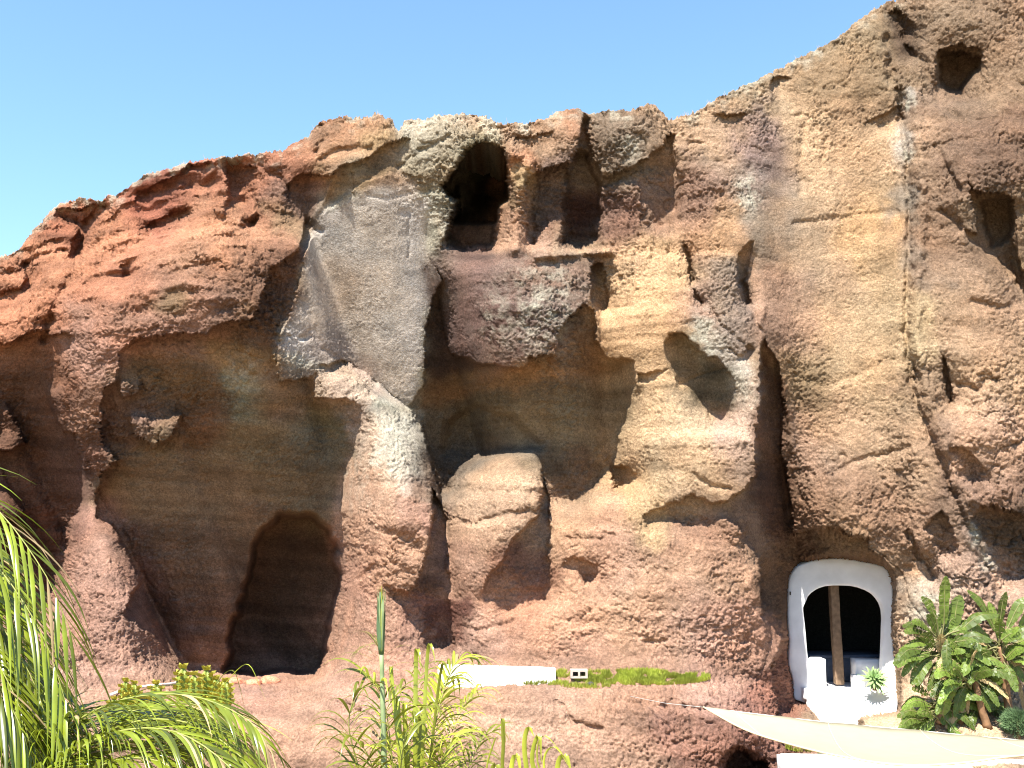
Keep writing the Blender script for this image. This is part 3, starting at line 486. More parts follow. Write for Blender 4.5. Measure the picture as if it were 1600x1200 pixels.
vcol = (lum * (1 + .15 * slabm[..., None]) + (vcol - lum) * SATUR) * ALB * (np.array([1.03, 1.01, .87]) * (1 + slabm[..., None] * np.array([.05, .0, .10])))
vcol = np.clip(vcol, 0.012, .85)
C = np.concatenate([np.repeat(vcol[:1], len(back), 0), vcol], 0)
idx = np.arange(n_ * m_).reshape(n_, m_)
F = np.stack([idx[:-1, :-1], idx[1:, :-1], idx[1:, 1:], idx[:-1, 1:]], -1).reshape(-1, 4)
me = bpy.data.meshes.new('rock_cliff'); me.vertices.add(n_ * m_); me.vertices.foreach_set('co', V.astype(np.float32).ravel())
me.loops.add(F.size); me.loops.foreach_set('vertex_index', F.astype(np.int32).ravel())
me.polygons.add(len(F)); me.polygons.foreach_set('loop_start', np.arange(0, F.size, 4, dtype=np.int32)); me.polygons.foreach_set('loop_total', np.full(len(F), 4, np.int32))
me.polygons.foreach_set('use_smooth', np.ones(len(F), bool))
me.update(calc_edges=True)
at_ = me.attributes.new('tuff', 'FLOAT_COLOR', 'POINT'); at_.data.foreach_set('color', np.concatenate([C, np.ones(C.shape[:2] + (1,))], -1).astype(np.float32).ravel())

# ------------------------------------------------------------------ materials
def new_mat(name):
    m = bpy.data.materials.new(name); m.use_nodes = True; nt = m.node_tree; b = nt.nodes['Principled BSDF']; return m, nt, b
def N_(nt, t, **kw):
    n = nt.nodes.new(t)
    for k, v in kw.items(): setattr(n, k, v)
    return n
def rock_mat(name, attr=None, col=(.4, .3, .2)):
    m, nt, b = new_mat(name); L = nt.links.new
    tc = N_(nt, 'ShaderNodeTexCoord')
    if attr:
        c = N_(nt, 'ShaderNodeAttribute'); c.attribute_name = attr; src = c.outputs['Color']
    else:
        c = N_(nt, 'ShaderNodeRGB'); c.outputs[0].default_value = (*col, 1); src = c.outputs[0]
    n1 = N_(nt, 'ShaderNodeTexNoise'); n1.inputs['Scale'].default_value = 28; n1.inputs['Detail'].default_value = 6; n1.inputs['Roughness'].default_value = .72; L(tc.outputs['Object'], n1.inputs['Vector'])
    n2 = N_(nt, 'ShaderNodeTexVoronoi'); n2.inputs['Scale'].default_value = 24; L(tc.outputs['Object'], n2.inputs['Vector'])
    r1 = N_(nt, 'ShaderNodeMapRange'); r1.inputs[1].default_value = .3; r1.inputs[2].default_value = .7; r1.inputs[3].default_value = .62; r1.inputs[4].default_value = 1.36; L(n1.outputs[0], r1.inputs[0])
    r2 = N_(nt, 'ShaderNodeMapRange'); r2.inputs[1].default_value = 0; r2.inputs[2].default_value = 1; r2.inputs[3].default_value = .8; r2.inputs[4].default_value = 1.22
    sp = N_(nt, 'ShaderNodeSeparateColor'); L(n2.outputs['Color'], sp.inputs[0]); L(sp.outputs[0], r2.inputs[0])
    mu = N_(nt, 'ShaderNodeMath', operation='MULTIPLY'); L(r1.outputs[0], mu.inputs[0]); L(r2.outputs[0], mu.inputs[1])
    vm = N_(nt, 'ShaderNodeVectorMath', operation='SCALE'); L(src, vm.inputs[0]); L(mu.outputs[0], vm.inputs['Scale'])
    L(vm.outputs[0], b.inputs['Base Color']); b.inputs['Roughness'].default_value = .95; b.inputs['Specular IOR Level'].default_value = .15
    n3 = N_(nt, 'ShaderNodeTexNoise'); n3.inputs['Scale'].default_value = 26; n3.inputs['Detail'].default_value = 5; n3.inputs['Roughness'].default_value = .75; L(tc.outputs['Object'], n3.inputs['Vector'])
    bp = N_(nt, 'ShaderNodeBump'); bp.inputs['Strength'].default_value = .9; bp.inputs['Distance'].default_value = .045; L(n3.outputs[0], bp.inputs['Height']); L(bp.outputs[0], b.inputs['Normal'])
    return m
def plain(name, col, rough=.6, var=.15, scale=12, bump=.2, dist=.01, trans=0, spec=.3, rnd=0.0):
    m, nt, b = new_mat(name); L = nt.links.new
    tc = N_(nt, 'ShaderNodeTexCoord'); n1 = N_(nt, 'ShaderNodeTexNoise'); n1.inputs['Scale'].default_value = scale; n1.inputs['Detail'].default_value = 5; L(tc.outputs['Object'], n1.inputs['Vector'])
    r = N_(nt, 'ShaderNodeMapRange'); r.inputs[1].default_value = .3; r.inputs[2].default_value = .7; r.inputs[3].default_value = 1 - var; r.inputs[4].default_value = 1 + var; L(n1.outputs[0], r.inputs[0])
    f = r.outputs[0]
    if rnd:
        oi = N_(nt, 'ShaderNodeObjectInfo'); r3 = N_(nt, 'ShaderNodeMapRange'); r3.inputs[3].default_value = 1 - rnd; r3.inputs[4].default_value = 1 + rnd; L(oi.outputs['Random'], r3.inputs[0])
        mu = N_(nt, 'ShaderNodeMath', operation='MULTIPLY'); L(f, mu.inputs[0]); L(r3.outputs[0], mu.inputs[1]); f = mu.outputs[0]
    vm = N_(nt, 'ShaderNodeVectorMath', operation='SCALE'); vm.inputs[0].default_value = col; L(f, vm.inputs['Scale'])
    L(vm.outputs[0], b.inputs['Base Color']); b.inputs['Roughness'].default_value = rough; b.inputs['Specular IOR Level'].default_value = spec
    if bump:
        bp = N_(nt, 'ShaderNodeBump'); bp.inputs['Strength'].default_value = bump; bp.inputs['Distance'].default_value = dist; L(n1.outputs[0], bp.inputs['Height']); L(bp.outputs[0], b.inputs['Normal'])
    if trans:
        tr = N_(nt, 'ShaderNodeBsdfTranslucent'); L(vm.outputs[0], tr.inputs[0]); mx = N_(nt, 'ShaderNodeMixShader'); mx.inputs[0].default_value = trans
        out = nt.nodes['Material Output']; L(b.outputs[0], mx.inputs[1]); L(tr.outputs[0], mx.inputs[2]); L(mx.outputs[0], out.inputs[0])
    return m
M_CLIFF = rock_mat('tuff_rock', 'tuff'); M_STONE = rock_mat('loose_stone', None, tuple(srgb((206, 140, 110)))); M_GROUND = rock_mat('ground_gravel', None, (.30, .215, .125))
me.materials.append(M_CLIFF)
cliff = bpy.data.objects.new('rock_cliff', me); COL.objects.link(cliff); tag(cliff, kind='structure')
M_WHITE = plain('white_plaster', (.84, .84, .84), .85, .09, 2.2, .5, .02)
M_WALL = plain('whitewash', (.74, .735, .70), .85, .12, 3, .6, .03)
M_BLUE = plain('dark_painted_bench', (.10, .12, .17), .7, .1)
M_WOOD = plain('weathered_timber', (.20, .13, .08), .8, .35, 9, .6, .01)
M_SAIL = plain('cream_sailcloth', (.44, .40, .27), .75, .03, 4, .05, .005, trans=.25)
M_SEAM = plain('sail_hem', (.62, .53, .32), .8, .05); M_ROPE = plain('rope', (.45, .42, .38), .8, .1)
M_PALM = plain('palm_leaf', (.15, .18, .012), .25, .25, 5, 0, trans=.22, spec=.7, rnd=.6)
M_PALM2 = plain('palm_leaf_pale', (.32, .35, .035), .3, .25, 5, 0, trans=.3, spec=.6, rnd=.55)
M_RACH = plain('palm_midrib', (.24, .25, .06), .45, .15); M_TRUNK = plain('palm_trunk', (.22, .17, .11), .9, .3, 8, .6, .03)
M_SPEAR = plain('spear_leaf', (.24, .30, .14), .5, .2); M_SPEARD = plain('spear_leaf_dark', (.08, .13, .06), .5, .2)
M_CACT = plain('cactus_skin', (.20, .24, .035), .5, .2, 20); M_CACTY = plain('cactus_crest', (.46, .40, .06), .7, .25, 30)
M_BANANA = plain('paddle_leaf', (.125, .175, .03), .42, .25, 6, .1, trans=.3, spec=.3, rnd=.5); M_DRY = plain('dry_leaf', (.38, .27, .13), .8, .25, 8, .2, trans=.15, rnd=.3)
M_STALK = plain('leaf_stalk', (.17, .16, .06), .6, .3); M_STEM = plain('fibrous_stem', (.20, .11, .055), .85, .35, 10, .5)
M_AGAVE = plain('agave_leaf', (.24, .36, .14), .5, .1, 8, 0, rnd=.15); M_GRASS = plain('grass', (.36, .40, .06), .6, .4, 3, 0, trans=.3)
M_BLOCK = plain('concrete_block', (.42, .34, .28), .9, .15, 20); M_DARK = plain('dark_stone_and_shade', (.05, .045, .04), .8, .1)
M_NEEDLE = plain('needle_shrub', (.12, .19, .08), .6, .3, 3, 0, trans=.2); M_STICK = plain('bleached_stick', (.6, .55, .48), .8, .1)

# ------------------------------------------------------------------ ground
gs = 1500; mesh_obj('ground', [(-gs, -gs, 0), (gs, -gs, 0), (gs, gs, 0), (-gs, gs, 0)], [(0, 1, 2, 3)], M_GROUND, kind='structure')

# a look-up of the finished cliff surface for things that stand on it
def depth_at(px, py):
    a, b = px2ab(px, py); i = int(np.argmin(np.abs(am - float(a)))); col = BBm[:, i]; j = int(np.argmin(np.abs(col - float(b)))); return float(Y[j, i])
def on(px, py, off=0.0): return at(px, py, depth_at(px, py) - off)
print('shelf', [round(depth_at(780, y), 2) for y in (1030, 1045, 1055, 1065, 1075, 1085, 1100)])

# ------------------------------------------------------------------ shape helpers
def lathe_tube(pts, rad, n=8, cap=True):
    """tube along points; returns verts, faces"""
    pts = [Vector(p) for p in pts]; vs_, fs = [], []
    up = Vector((0.13, 0.2, 1)).normalized()
    for i, p in enumerate(pts):
        t = (pts[min(i + 1, len(pts) - 1)] - pts[max(i - 1, 0)]).normalized()
        s_ = t.cross(up)
        if s_.length < .05: s_ = t.cross(Vector((1, 0, 0)))
        s_.normalize(); q = s_.cross(t); r = rad[i] if hasattr(rad, '__len__') else rad
        for k in range(n):
            an = 2 * math.pi * k / n; vs_.append(p + (s_ * math.cos(an) + q * math.sin(an)) * r)
    for i in range(len(pts) - 1):
        for k in range(n):
            a_, b_ = i * n + k, i * n + (k + 1) % n; fs.append((a_, b_, b_ + n, a_ + n))
    if cap: fs.append(tuple(range(n))[::-1]); fs.append(tuple((len(pts) - 1) * n + k for k in range(n)))
    return vs_, fs
def merge(parts):
    V_, F_ = [], []
    for v, f in parts:
        o = len(V_); V_ += list(v); F_ += [tuple(i + o for i in q) for q in f]
    return V_, F_
def catmull(P, n):
    P = [Vector(p) for p in P]; P = [P[0] * 2 - P[1]] + P + [P[-1] * 2 - P[-2]]; out = []
    segs = len(P) - 3
    for k in range(n + 1):
        u = k / n * segs; i = min(int(u), segs - 1); t = u - i; p0, p1, p2, p3 = P[i:i + 4]
        out.append(0.5 * ((2 * p1) + (p2 - p0) * t + (2 * p0 - 5 * p1 + 4 * p2 - p3) * t * t + (3 * p1 - p0 - 3 * p2 + p3) * t ** 3))
    return out
def strip(path, width, side0, fold=.35, taper=lambda t: 1):
    """folded leaf strip: 3 verts across"""
    vs_, fs = [], []
    n = len(path)
    for i, p in enumerate(path):
        t = (path[min(i + 1, n - 1)] - path[max(i - 1, 0)]).normalized()
        s_ = side0 - t * side0.dot(t)
        if s_.length < 1e-3: s_ = t.orthogonal()
        s_.normalize(); q = t.cross(s_); w_ = width * taper(i / (n - 1)) * .5
        vs_ += [p - s_ * w_ + q * w_ * fold, p, p + s_ * w_ + q * w_ * fold]
    for i in range(n - 1):
        a_ = i * 3; fs += [(a_, a_ + 1, a_ + 4, a_ + 3), (a_ + 1, a_ + 2, a_ + 5, a_ + 4)]
    return vs_, fs
def rough_box(lo, hi, cuts=4, rnd=.02, seed=0, bev=.25):
    """a box with softened, uneven faces (whitewashed masonry); returns verts, faces"""
    import bmesh
    bm = bmesh.new(); bmesh.ops.create_cube(bm, size=1)
    bmesh.ops.bevel(bm, geom=bm.edges[:], offset=.06 * bev, segments=2, affect='EDGES')
    bmesh.ops.subdivide_edges(bm, edges=[e for e in bm.edges if e.calc_length() > .3], cuts=cuts, use_grid_fill=True)
    lo, hi = Vector(lo), Vector(hi); c = (lo + hi) / 2; s_ = hi - lo
    out = []
    for v in bm.verts:
        p = Vector((c.x + v.co.x * s_.x, c.y + v.co.y * s_.y, c.z + v.co.z * s_.z)); out.append(p + mnoise.noise_vector(p * 2.3 + Vector((seed, 0, 0))) * rnd)
    bm.verts.index_update(); fs = [tuple(v.index for v in f.verts) for f in bm.faces]; bm.free(); return out, fs

# ------------------------------------------------------------------ white cave entrance
base = at(1315, 1085, YF)
ent = empty('cave_entrance', base, label='whitewashed arched entrance set into the foot of the cliff', cat='cave entrance')
def resample(poly, n):
    P = [Vector((x, y)) for x, y in poly]; P.append(P[0]); Ls = [0]
    for i in range(len(P) - 1): Ls.append(Ls[-1] + (P[i + 1] - P[i]).length)
    out = []; j = 0
    for k in range(n):
        s_ = Ls[-1] * k / n
        while Ls[j + 1] < s_: j += 1
        t = (s_ - Ls[j]) / (Ls[j + 1] - Ls[j]); out.append(P[j].lerp(P[j + 1], t))
    return out
def ring_by_angle(poly, n, c):
    """points of a star-shaped outline at n even angles round c"""
    P = [Vector(p) - Vector(c) for p in poly]; out = []
    for k in range(n):
        an = 2 * math.pi * k / n; d_ = Vector((math.cos(an), math.sin(an))); best = None
        for i in range(len(P)):
            p, q = P[i], P[(i + 1) % len(P)]; e = q - p; den = d_.x * e.y - d_.y * e.x
            if abs(den) < 1e-9: continue
            t = (p.x * e.y - p.y * e.x) / den; u = (p.x * d_.y - p.y * d_.x) / den
            if t > 0 and -1e-6 <= u <= 1 + 1e-6: best = t if best is None else max(best, t)
        out.append(Vector(c) + d_ * best)
    return out
NRING = 128; cen = (1318, 1000)
ro = ring_by_angle(DOOR_OUT, NRING, cen); ri = ring_by_angle(DOOR_IN, NRING, cen)
prof = [(1.03, .40), (1.0, .06), (.985, .0), (.94, -.018), (.75, -.02), (.5, -.02), (.25, -.02), (.08, -.018), (.02, -.004), (0, .03), (-.004, .10), (-.006, .15)]
vs_, fs = [], []
for tq, dy in prof:
    for k in range(NRING):
        p = ri[k].lerp(ro[k], tq); P3 = at(p.x, p.y, float(yf(p.x))); P3.y += dy
        P3 += Vector((0, .010, 0)) * mnoise.noise(P3 * 1.8) + Vector((.012, 0, .012)) * mnoise.noise(P3 * 3.1)
        vs_.append(P3)
for i in range(len(prof) - 1):
    for k in range(NRING):
        a_, b_ = i * NRING + k, i * NRING + (k + 1) % NRING; fs.append((a_, b_, b_ + NRING, a_ + NRING))
mesh_obj('arched_facade', vs_, fs, M_WHITE, ent, True)
# apron: landing and sloping ramp in front
rows = [(1072, 1268, 1386, .45), (1078, 1262, 1392, .02), (1083, 1259, 1400, -.12), (1092, 1262, 1402, -.32), (1101, 1268, 1402, -.50), (1110, 1276, 1401, -.66), (1117, 1281, 1375, -.82), (1122, 1283, 1350, -.95), (1131, 1284, 1346, -1.15), (1145, 1285, 1346, -1.35), (1165, 1285, 1346, -1.40), (1215, 1285, 1346, -1.42)]
vs_, fs = [], []; nc = 14
for py, x0, x1, dy in rows:
    for k in range(nc + 1):
        p = at(x0 + (x1 - x0) * k / nc, py, float(yf(x0 + (x1 - x0) * k / nc)) + dy); p += Vector((0, -.02, .02)) * mnoise.noise(p * 2.2); vs_.append(p)
nt_ = len(vs_)
for p in list(vs_): vs_.append(p + Vector((0, .25, -.3)))
for i in range(len(rows) - 1):
    for k in range(nc):
        a_ = i * (nc + 1) + k; fs.append((a_, a_ + nc + 1, a_ + nc + 2, a_ + 1)); fs.append((a_ + nt_, a_ + 1 + nt_, a_ + nc + 2 + nt_, a_ + nc + 1 + nt_))
for i in range(len(rows) - 1):
    for e in (0, nc):
        a_ = i * (nc + 1) + e; q = (a_, a_ + nc + 1, a_ + nc + 1 + nt_, a_ + nt_); fs.append(q if e else q[::-1])
mesh_obj('ramp', vs_, fs, M_WHITE, ent, True)
def block(name, px0, px1, py0, py1, ya, yb, mat, par, seed=0, **kw):
    """box whose front face at depth ya fills the given photo rectangle, running back to yb"""
    a_ = at(px0, py1, ya); b_ = at(px1, py0, ya); v, f = rough_box((a_.x, ya, a_.z), (b_.x, yb, b_.z), 3, .008, seed); return mesh_obj(name, v, f, mat, par, True, **kw)
block('floor_slab', 1258, 1385, 1077, 1094, YF + .35, YF + 3.0, M_WHITE, ent, 1)
block('side_parapet', 1260, 1290, 1030, 1080, YF + .62, YF + 1.05, M_WHITE, ent, 2, label='left inner parapet')
block('side_parapet', 1340, 1380, 1031, 1080, YF + .30, YF + .75, M_WHITE, ent, 3, label='right inner parapet')
block('step', 1336, 1350, 1056, 1080, YF + .12, YF + .4, M_WHITE, ent, 4)
block('inner_bench', 1262, 1384, 1025, 1066, YF + 1.5, YF + 2.4, M_BLUE, ent, 5)
block('bench_top', 1262, 1384, 1024, 1028, YF + 1.45, YF + 2.4, M_BLUE, ent, 6)
a_ = at(1235, 927, 25.03); v, f = rough_box(a_ + Vector((-.012, -.01, -.04)), a_ + Vector((.012, .03, .04)), 1, .002); mesh_obj('wall_bracket', v, f, M_DARK, ent)
# timber post
pa = at(1311, 1069, YF + .72); pb = at(1301, 898, YF + .72); w_ = .105
vs_, fs = [], []
for k in range(9):
    p = pa.lerp(pb, k / 8); 
    for sx, sy in ((-1, -1), (1, -1), (1, 1), (-1, 1)):
        q = p + Vector((sx * w_, sy * w_, 0)); q += mnoise.noise_vector(q * 3) * .012; vs_.append(q)
for k in range(8):
    for e in range(4): a_ = k * 4 + e; b_ = k * 4 + (e + 1) % 4; fs.append((a_, b_, b_ + 4, a_ + 4))
fs += [(3, 2, 1, 0), (32, 33, 34, 35)]
o = mesh_obj('timber_post', vs_, fs, M_WOOD, origin=pa, label='weathered square timber post standing in the middle of the white archway', cat='post')
bv = o.modifiers.new('bevel', 'BEVEL'); bv.width = .015; bv.segments = 2

# ------------------------------------------------------------------ agave at the doorway
ag = at(1366, 1072, YF - .62)
agr = empty('agave', ag, label='green rosette agave on the white ramp by the doorway', cat='agave')
c0 = at(1366, 1060, YF - .62)
v, f = lathe_tube([ag - Vector((0, 0, .1)), c0], [.05, .04]); mesh_obj('stem', v, f, M_STEM, agr)
for k in range(46):
    ph = k * 2.39996; u = (k + .5) / 46; el = math.asin(1 - u * 1.15) if 1 - u * 1.15 > -1 else 0
    # rosette axis tilts towards the viewer
    d_ = Vector((math.cos(ph) * math.cos(el), math.sin(ph) * math.cos(el), math.sin(el)))
    ca, sa = math.cos(R(48)), math.sin(R(48)); d_ = Vector((d_.x, d_.y * ca - d_.z * sa, d_.z * ca + d_.y * sa)).normalized()
    ln = .37 * (.72 + .35 * u) * random.uniform(.92, 1.05)
    path = [c0 + d_ * ln * t + Vector((0, 0, -.05 * t * t)) for t in (0, .2, .4, .6, .8, 1)]
    v, f = strip(path, .075, d_.cross(Vector((0, -.743, .669))).normalized(), .45, lambda t: [.45, .8, 1, .85, .5, .04][int(round(t * 5))])
    mesh_obj('leaf', v, f, M_AGAVE, agr, True)

# ------------------------------------------------------------------ shade sail
topc = [(1099,1105,18.6),(1160,1113,18.5),(1288,1128,18.4),(1405,1139,18.2),(1600,1157,18.8),(1760,1169,19.3),(1900,1178,19.8)]
botc = [(1099,1105,18.6),(1161,1139,17.5),(1226,1161,16.5),(1307,1181,15.1),(1405,1196,14.6),(1500,1193,14.5),(1600,1181,14.9),(1740,1178,16.2),(1900,1178,19.8)]
tc_ = catmull([at(*p) for p in topc], 60); bc_ = catmull([at(*p) for p in botc], 60)
def even(P, n):
    L_ = [0]
    for i in range(len(P) - 1): L_.append(L_[-1] + (P[i + 1] - P[i]).length)
    out = []; j = 0
    for k in range(n + 1):
        s_ = L_[-1] * k / n
        while j < len(P) - 2 and L_[j + 1] < s_: j += 1
        out.append(P[j].lerp(P[j + 1], (s_ - L_[j]) / (L_[j + 1] - L_[j])))
    return out
NS = 70; te, be = even(tc_, NS), even(bc_, NS); nw = 12
vs_, fs = [], []
for i in range(NS + 1):
    for k in range(nw + 1):
        t = k / nw; p = te[i].lerp(be[i], t); wd = (te[i] - be[i]).length
        p = p + Vector((0, 0, -.035 * wd * math.sin(math.pi * t) + .012 * math.sin(i * .8 + t * 3))); vs_.append(p)
for i in range(NS):
    for k in range(nw): a_ = i * (nw + 1) + k; fs.append((a_, a_ + nw + 1, a_ + nw + 2, a_ + 1))
sail = empty('shade_sail', te[0], label='cream triangular shade sail stretched across the lower right', cat='shade sail')
sc_ = mesh_obj('sailcloth', vs_, fs, M_SAIL, sail, True); so = sc_.modifiers.new('solid', 'SOLIDIFY'); so.thickness = .004
v, f = lathe_tube(te, .012, 6); mesh_obj('edge_cable', v, f, M_ROPE, sail, True)
v, f = lathe_tube([p + Vector((0, 0, .004)) for p in be], .016, 6); mesh_obj('hem', v, f, M_SEAM, sail, True)
def sail_pt(i, t):
    i = min(max(i, 0), NS); i0 = min(int(i), NS - 1); u = i - i0
    def q(j): return vs_[j * (nw + 1) + min(int(t * nw), nw - 1)].lerp(vs_[j * (nw + 1) + min(int(t * nw), nw - 1) + 1], t * nw - min(int(t * nw), nw - 1))
    return q(i0).lerp(q(i0 + 1), u)
for i0, i1 in ((4, 8), (15, 20), (26, 32), (37, 43), (47, 53)):
    P = [sail_pt(i0 + (i1 - i0) * (t ** 1.3), t) + Vector((0, 0, .006)) for t in [j / 14 for j in range(15)]]
    v, f = lathe_tube(P, .011, 5); mesh_obj('seam', v, f, M_SEAM, sail, True)
anchor = on(985, 1088, .02)
v, f = lathe_tube([te[0], te[0].lerp(anchor, .5) + Vector((0, 0, -.03)), anchor], .0045, 5); mesh_obj('guy_rope', v, f, M_ROPE, sail, True)
pc = te[-1]; v, f = lathe_tube([Vector((pc.x + .1, pc.y, -.2)), Vector((pc.x + .1, pc.y, pc.z + .2))], .05, 10); mesh_obj('mast', v, f, M_ROPE, None, True, label='grey steel mast holding the far corner of the shade sail', cat='mast')

# ------------------------------------------------------------------ low white walls, block, stones, stick
D1 = depth_at(780, 1068) ; D1 = min(D1, 21.3)
a_ = at(690, 1073, D1 - .1); b_ = at(868, 1046, D1 - .1)
vs_, fs = [], []
nn = 16
for i in range(nn + 1):
    t = i / nn; x = 684 + (868 - 684) * t; yt = 1041 + 5 * t; 
    p = at(x, 1074, D1 - .1); q = at(x, yt, D1 - .1); z_ = q.z + .012 * mnoise.noise(Vector((i * .7, 0, 0)))
    vs_ += [Vector((p.x, p.y, p.z - .3)), Vector((q.x, p.y, z_ - .02)), Vector((q.x, p.y + .03, z_)), Vector((q.x, p.y + .32, z_ + .0)), Vector((q.x, p.y + .35, p.z - .3))]
for i in range(nn):
    for k in range(4): c_ = i * 5 + k; fs.append((c_, c_ + 1, c_ + 6, c_ + 5))
fs += [(0, 4, 3, 2, 1), tuple(nn * 5 + k for k in range(5))]
mesh_obj('low_wall', vs_, fs, M_WALL, origin=at(780, 1074, D1 - .1), label='low whitewashed wall on the rock shelf behind the palm', cat='wall')
p = at(905, 1060, depth_at(905, 1062) - .12)
blk = empty('concrete_block', p, label='hollow concrete block with two dark openings lying on the grassy shelf', cat='block')
vs_, fs = [], []
def bx(lo, hi):
    x0, y0, z0 = lo; x1, y1, z1 = hi; return [(x0, y0, z0), (x1, y0, z0), (x1, y1, z0), (x0, y1, z0), (x0, y0, z1), (x1, y0, z1), (x1, y1, z1), (x0, y1, z1)], [(0, 3, 2, 1), (4, 5, 6, 7), (0, 1, 5, 4), (1, 2, 6, 5), (2, 3, 7, 6), (3, 0, 4, 7)]
pcs = []
for lo, hi in (((-.17, 0, 0), (.17, .2, .035)), ((-.17, 0, .125), (.17, .2, .16)), ((-.17, 0, .037), (-.125, .2, .123)), ((.125, 0, .037), (.17, .2, .123)), ((-.02, 0, .037), (.02, .2, .123))):
    v, f = bx(lo, hi); pcs.append(([Vector(q) + p for q in v], f))
v, f = merge(pcs); mesh_obj('shell', v, f, M_BLOCK, blk); v, f = bx((-.12, .15, .038), (.12, .17, .122)); mesh_obj('shade_backing', [Vector(q) + p for q in v], f, M_DARK, blk)  # dark sheet behind the openings stands in for their shade
def stone(px, py, r, label, name='loose_stone', mat=None, sq=(1, .8, .6), grp=None, cat='stone'):
    import bmesh
    bm = bmesh.new(); bmesh.ops.create_icosphere(bm, subdivisions=3, radius=1); c = on(px, py, r * .5); sd_ = Vector((px * .13, py * .17, 3))
    vv = []
    for q in bm.verts:
        n0 = q.co.copy(); d_ = 1 + .35 * mnoise.noise(n0 * 1.2 + sd_) + .16 * mnoise.noise(n0 * 3 + sd_)
        vv.append(c + Vector((n0.x * r * sq[0], n0.y * r * sq[1], n0.z * r * sq[2])) * d_)
    bm.verts.index_update(); ff = [tuple(x.index for x in fa.verts) for fa in bm.faces]; bm.free()
    return mesh_obj(name, vv, ff, mat or M_STONE, None, True, origin=c, label=label, cat=cat, group=grp)
stone(367, 1066, .20, 'longest pinkish stone on the shelf edge below the big hollow, left end of the row', sq=(1.15, .8, .5), grp='loose stones on the shelf edge')
stone(396, 1068, .17, 'middle stone in the row on the shelf edge below the big hollow', sq=(1, .8, .6), grp='loose stones on the shelf edge')
stone(421, 1065, .22, 'orange-red stone at the right end of the row below the big hollow', sq=(1.1, .8, .55), grp='loose stones on the shelf edge')
stone(923, 1069, .075, 'small dark stone on the grass by the hollow block', mat=M_DARK)
P = [on(x, y, .07) for x, y in ((172, 1086), (190, 1079), (215, 1074), (240, 1071), (265, 1069), (300, 1062), (335, 1060))]
v, f = lathe_tube(P, .03, 7); mesh_obj('bleached_pole', v, f, M_STICK, None, True, origin=P[0], label='thin pale pole lying along the shelf behind the cactus', cat='pole')
# white wall at the bottom under the sail
dw = depth_at(1420, 1199) - .5
v, f = rough_box(at(1228, 1300, dw), at(1620, 1187, dw) + Vector((0, .5, 0)), 6, .03, 9); 
mesh_obj('white_garden_wall', v, f, M_WALL, None, True, origin=at(1400, 1300, dw), label='white plastered garden wall below the shade sail at bottom right', cat='wall')

# ------------------------------------------------------------------ plants
def leaflet(base_, d0, ln, width, droop, segs=7, side=None, twist=0.0):
    path = [base_.copy()]; d_ = d0.normalized(); p = base_.copy(); st = ln / segs
    for k in range(segs):
        p = p + d_ * st; path.append(p.copy()); d_ = (d_ + Vector((0, 0, -1)) * droop * (.5 + k / segs) / segs * 2).normalized()
    if side is None:
        side = d0.cross(Vector((0, 0, 1)))
        if side.length < .1: side = Vector((1, 0, 0))
    side = (side.normalized() + Vector((random.uniform(-1, 1), random.uniform(-1, 1), random.uniform(-1, 1))) * twist).normalized()
    return strip(path, width, side, .35, lambda t: max(.04, min(1, .35 + 3 * t, (1 - t) * 1.9)))
def wavg(l): return sum(l, Vector()) / len(l)
LEAF_COUNT = {}
def frond(root, rach, n, ln, width, droop, mat, rr=.012, start=.25, sides=(-1, 1), sweepf=.55, lift=.15, key=None, limit=290, twist=.25, stuff_acc=None, end_len=.55, jit=.14):
    P = catmull([at(*p) for p in rach], 24)
    v, f = lathe_tube(P, [rr * (1 - .8 * i / 24) for i in range(25)], 6)
    fr = mesh_obj('frond', v, f, M_RACH, root, True)
    P2 = even(P, 200)
    for i in range(n):
        t = start + (1 - start) * (i + .5) / n; k = int(t * 199); p = P2[k]; tg = (P2[k + 1] - P2[k]).normalized()
        sd_ = tg.cross(Vector((0, 0, 1)))
        if sd_.length < .15: sd_ = Vector((1, .3, 0))
        sd_.normalize(); upv = sd_.cross(tg)
        for s_ in sides:
            q = (t - start) / (1 - start); L_ = ln * (end_len + (1 - end_len) * math.sin(math.pi * min(1, q * 1.1 + .12)) ** .7) * random.uniform(1 - jit, 1 + jit)
            d_ = (sd_ * s_ + tg * (sweepf + .8 * q) + upv * (lift + random.uniform(-.15, .15)))
            d_ += Vector((random.uniform(-1, 1), random.uniform(-1, 1), random.uniform(-1, 1))) * .12
            v, f = leaflet(p, d_, L_, width * random.uniform(.75, 1.15), droop * random.uniform(.7, 1.3), 8, None, twist)
            c = LEAF_COUNT.get(root.name, 0)
            if c < limit:
                LEAF_COUNT[root.name] = c + 1; mesh_obj('leaflet', v, f, mat if random.random() > .07 else M_DRY, fr, True)
            else:
                stuff_acc.append((v, f))
    return fr
def flush(root, acc, mat):
    if acc: v, f = merge(acc); o = mesh_obj('leaflets', v, f, mat, root, True); o['kind'] = 'stuff'
def palm_trunk(root, p, top, r=.1):
    v, f = lathe_tube([Vector((p.x, p.y, -.1)), Vector((p.x + .05, p.y, top * .5)), Vector((p.x, p.y, top))], [r * 1.3, r, r * .8], 12); mesh_obj('trunk', v, f, M_TRUNK, root, True)

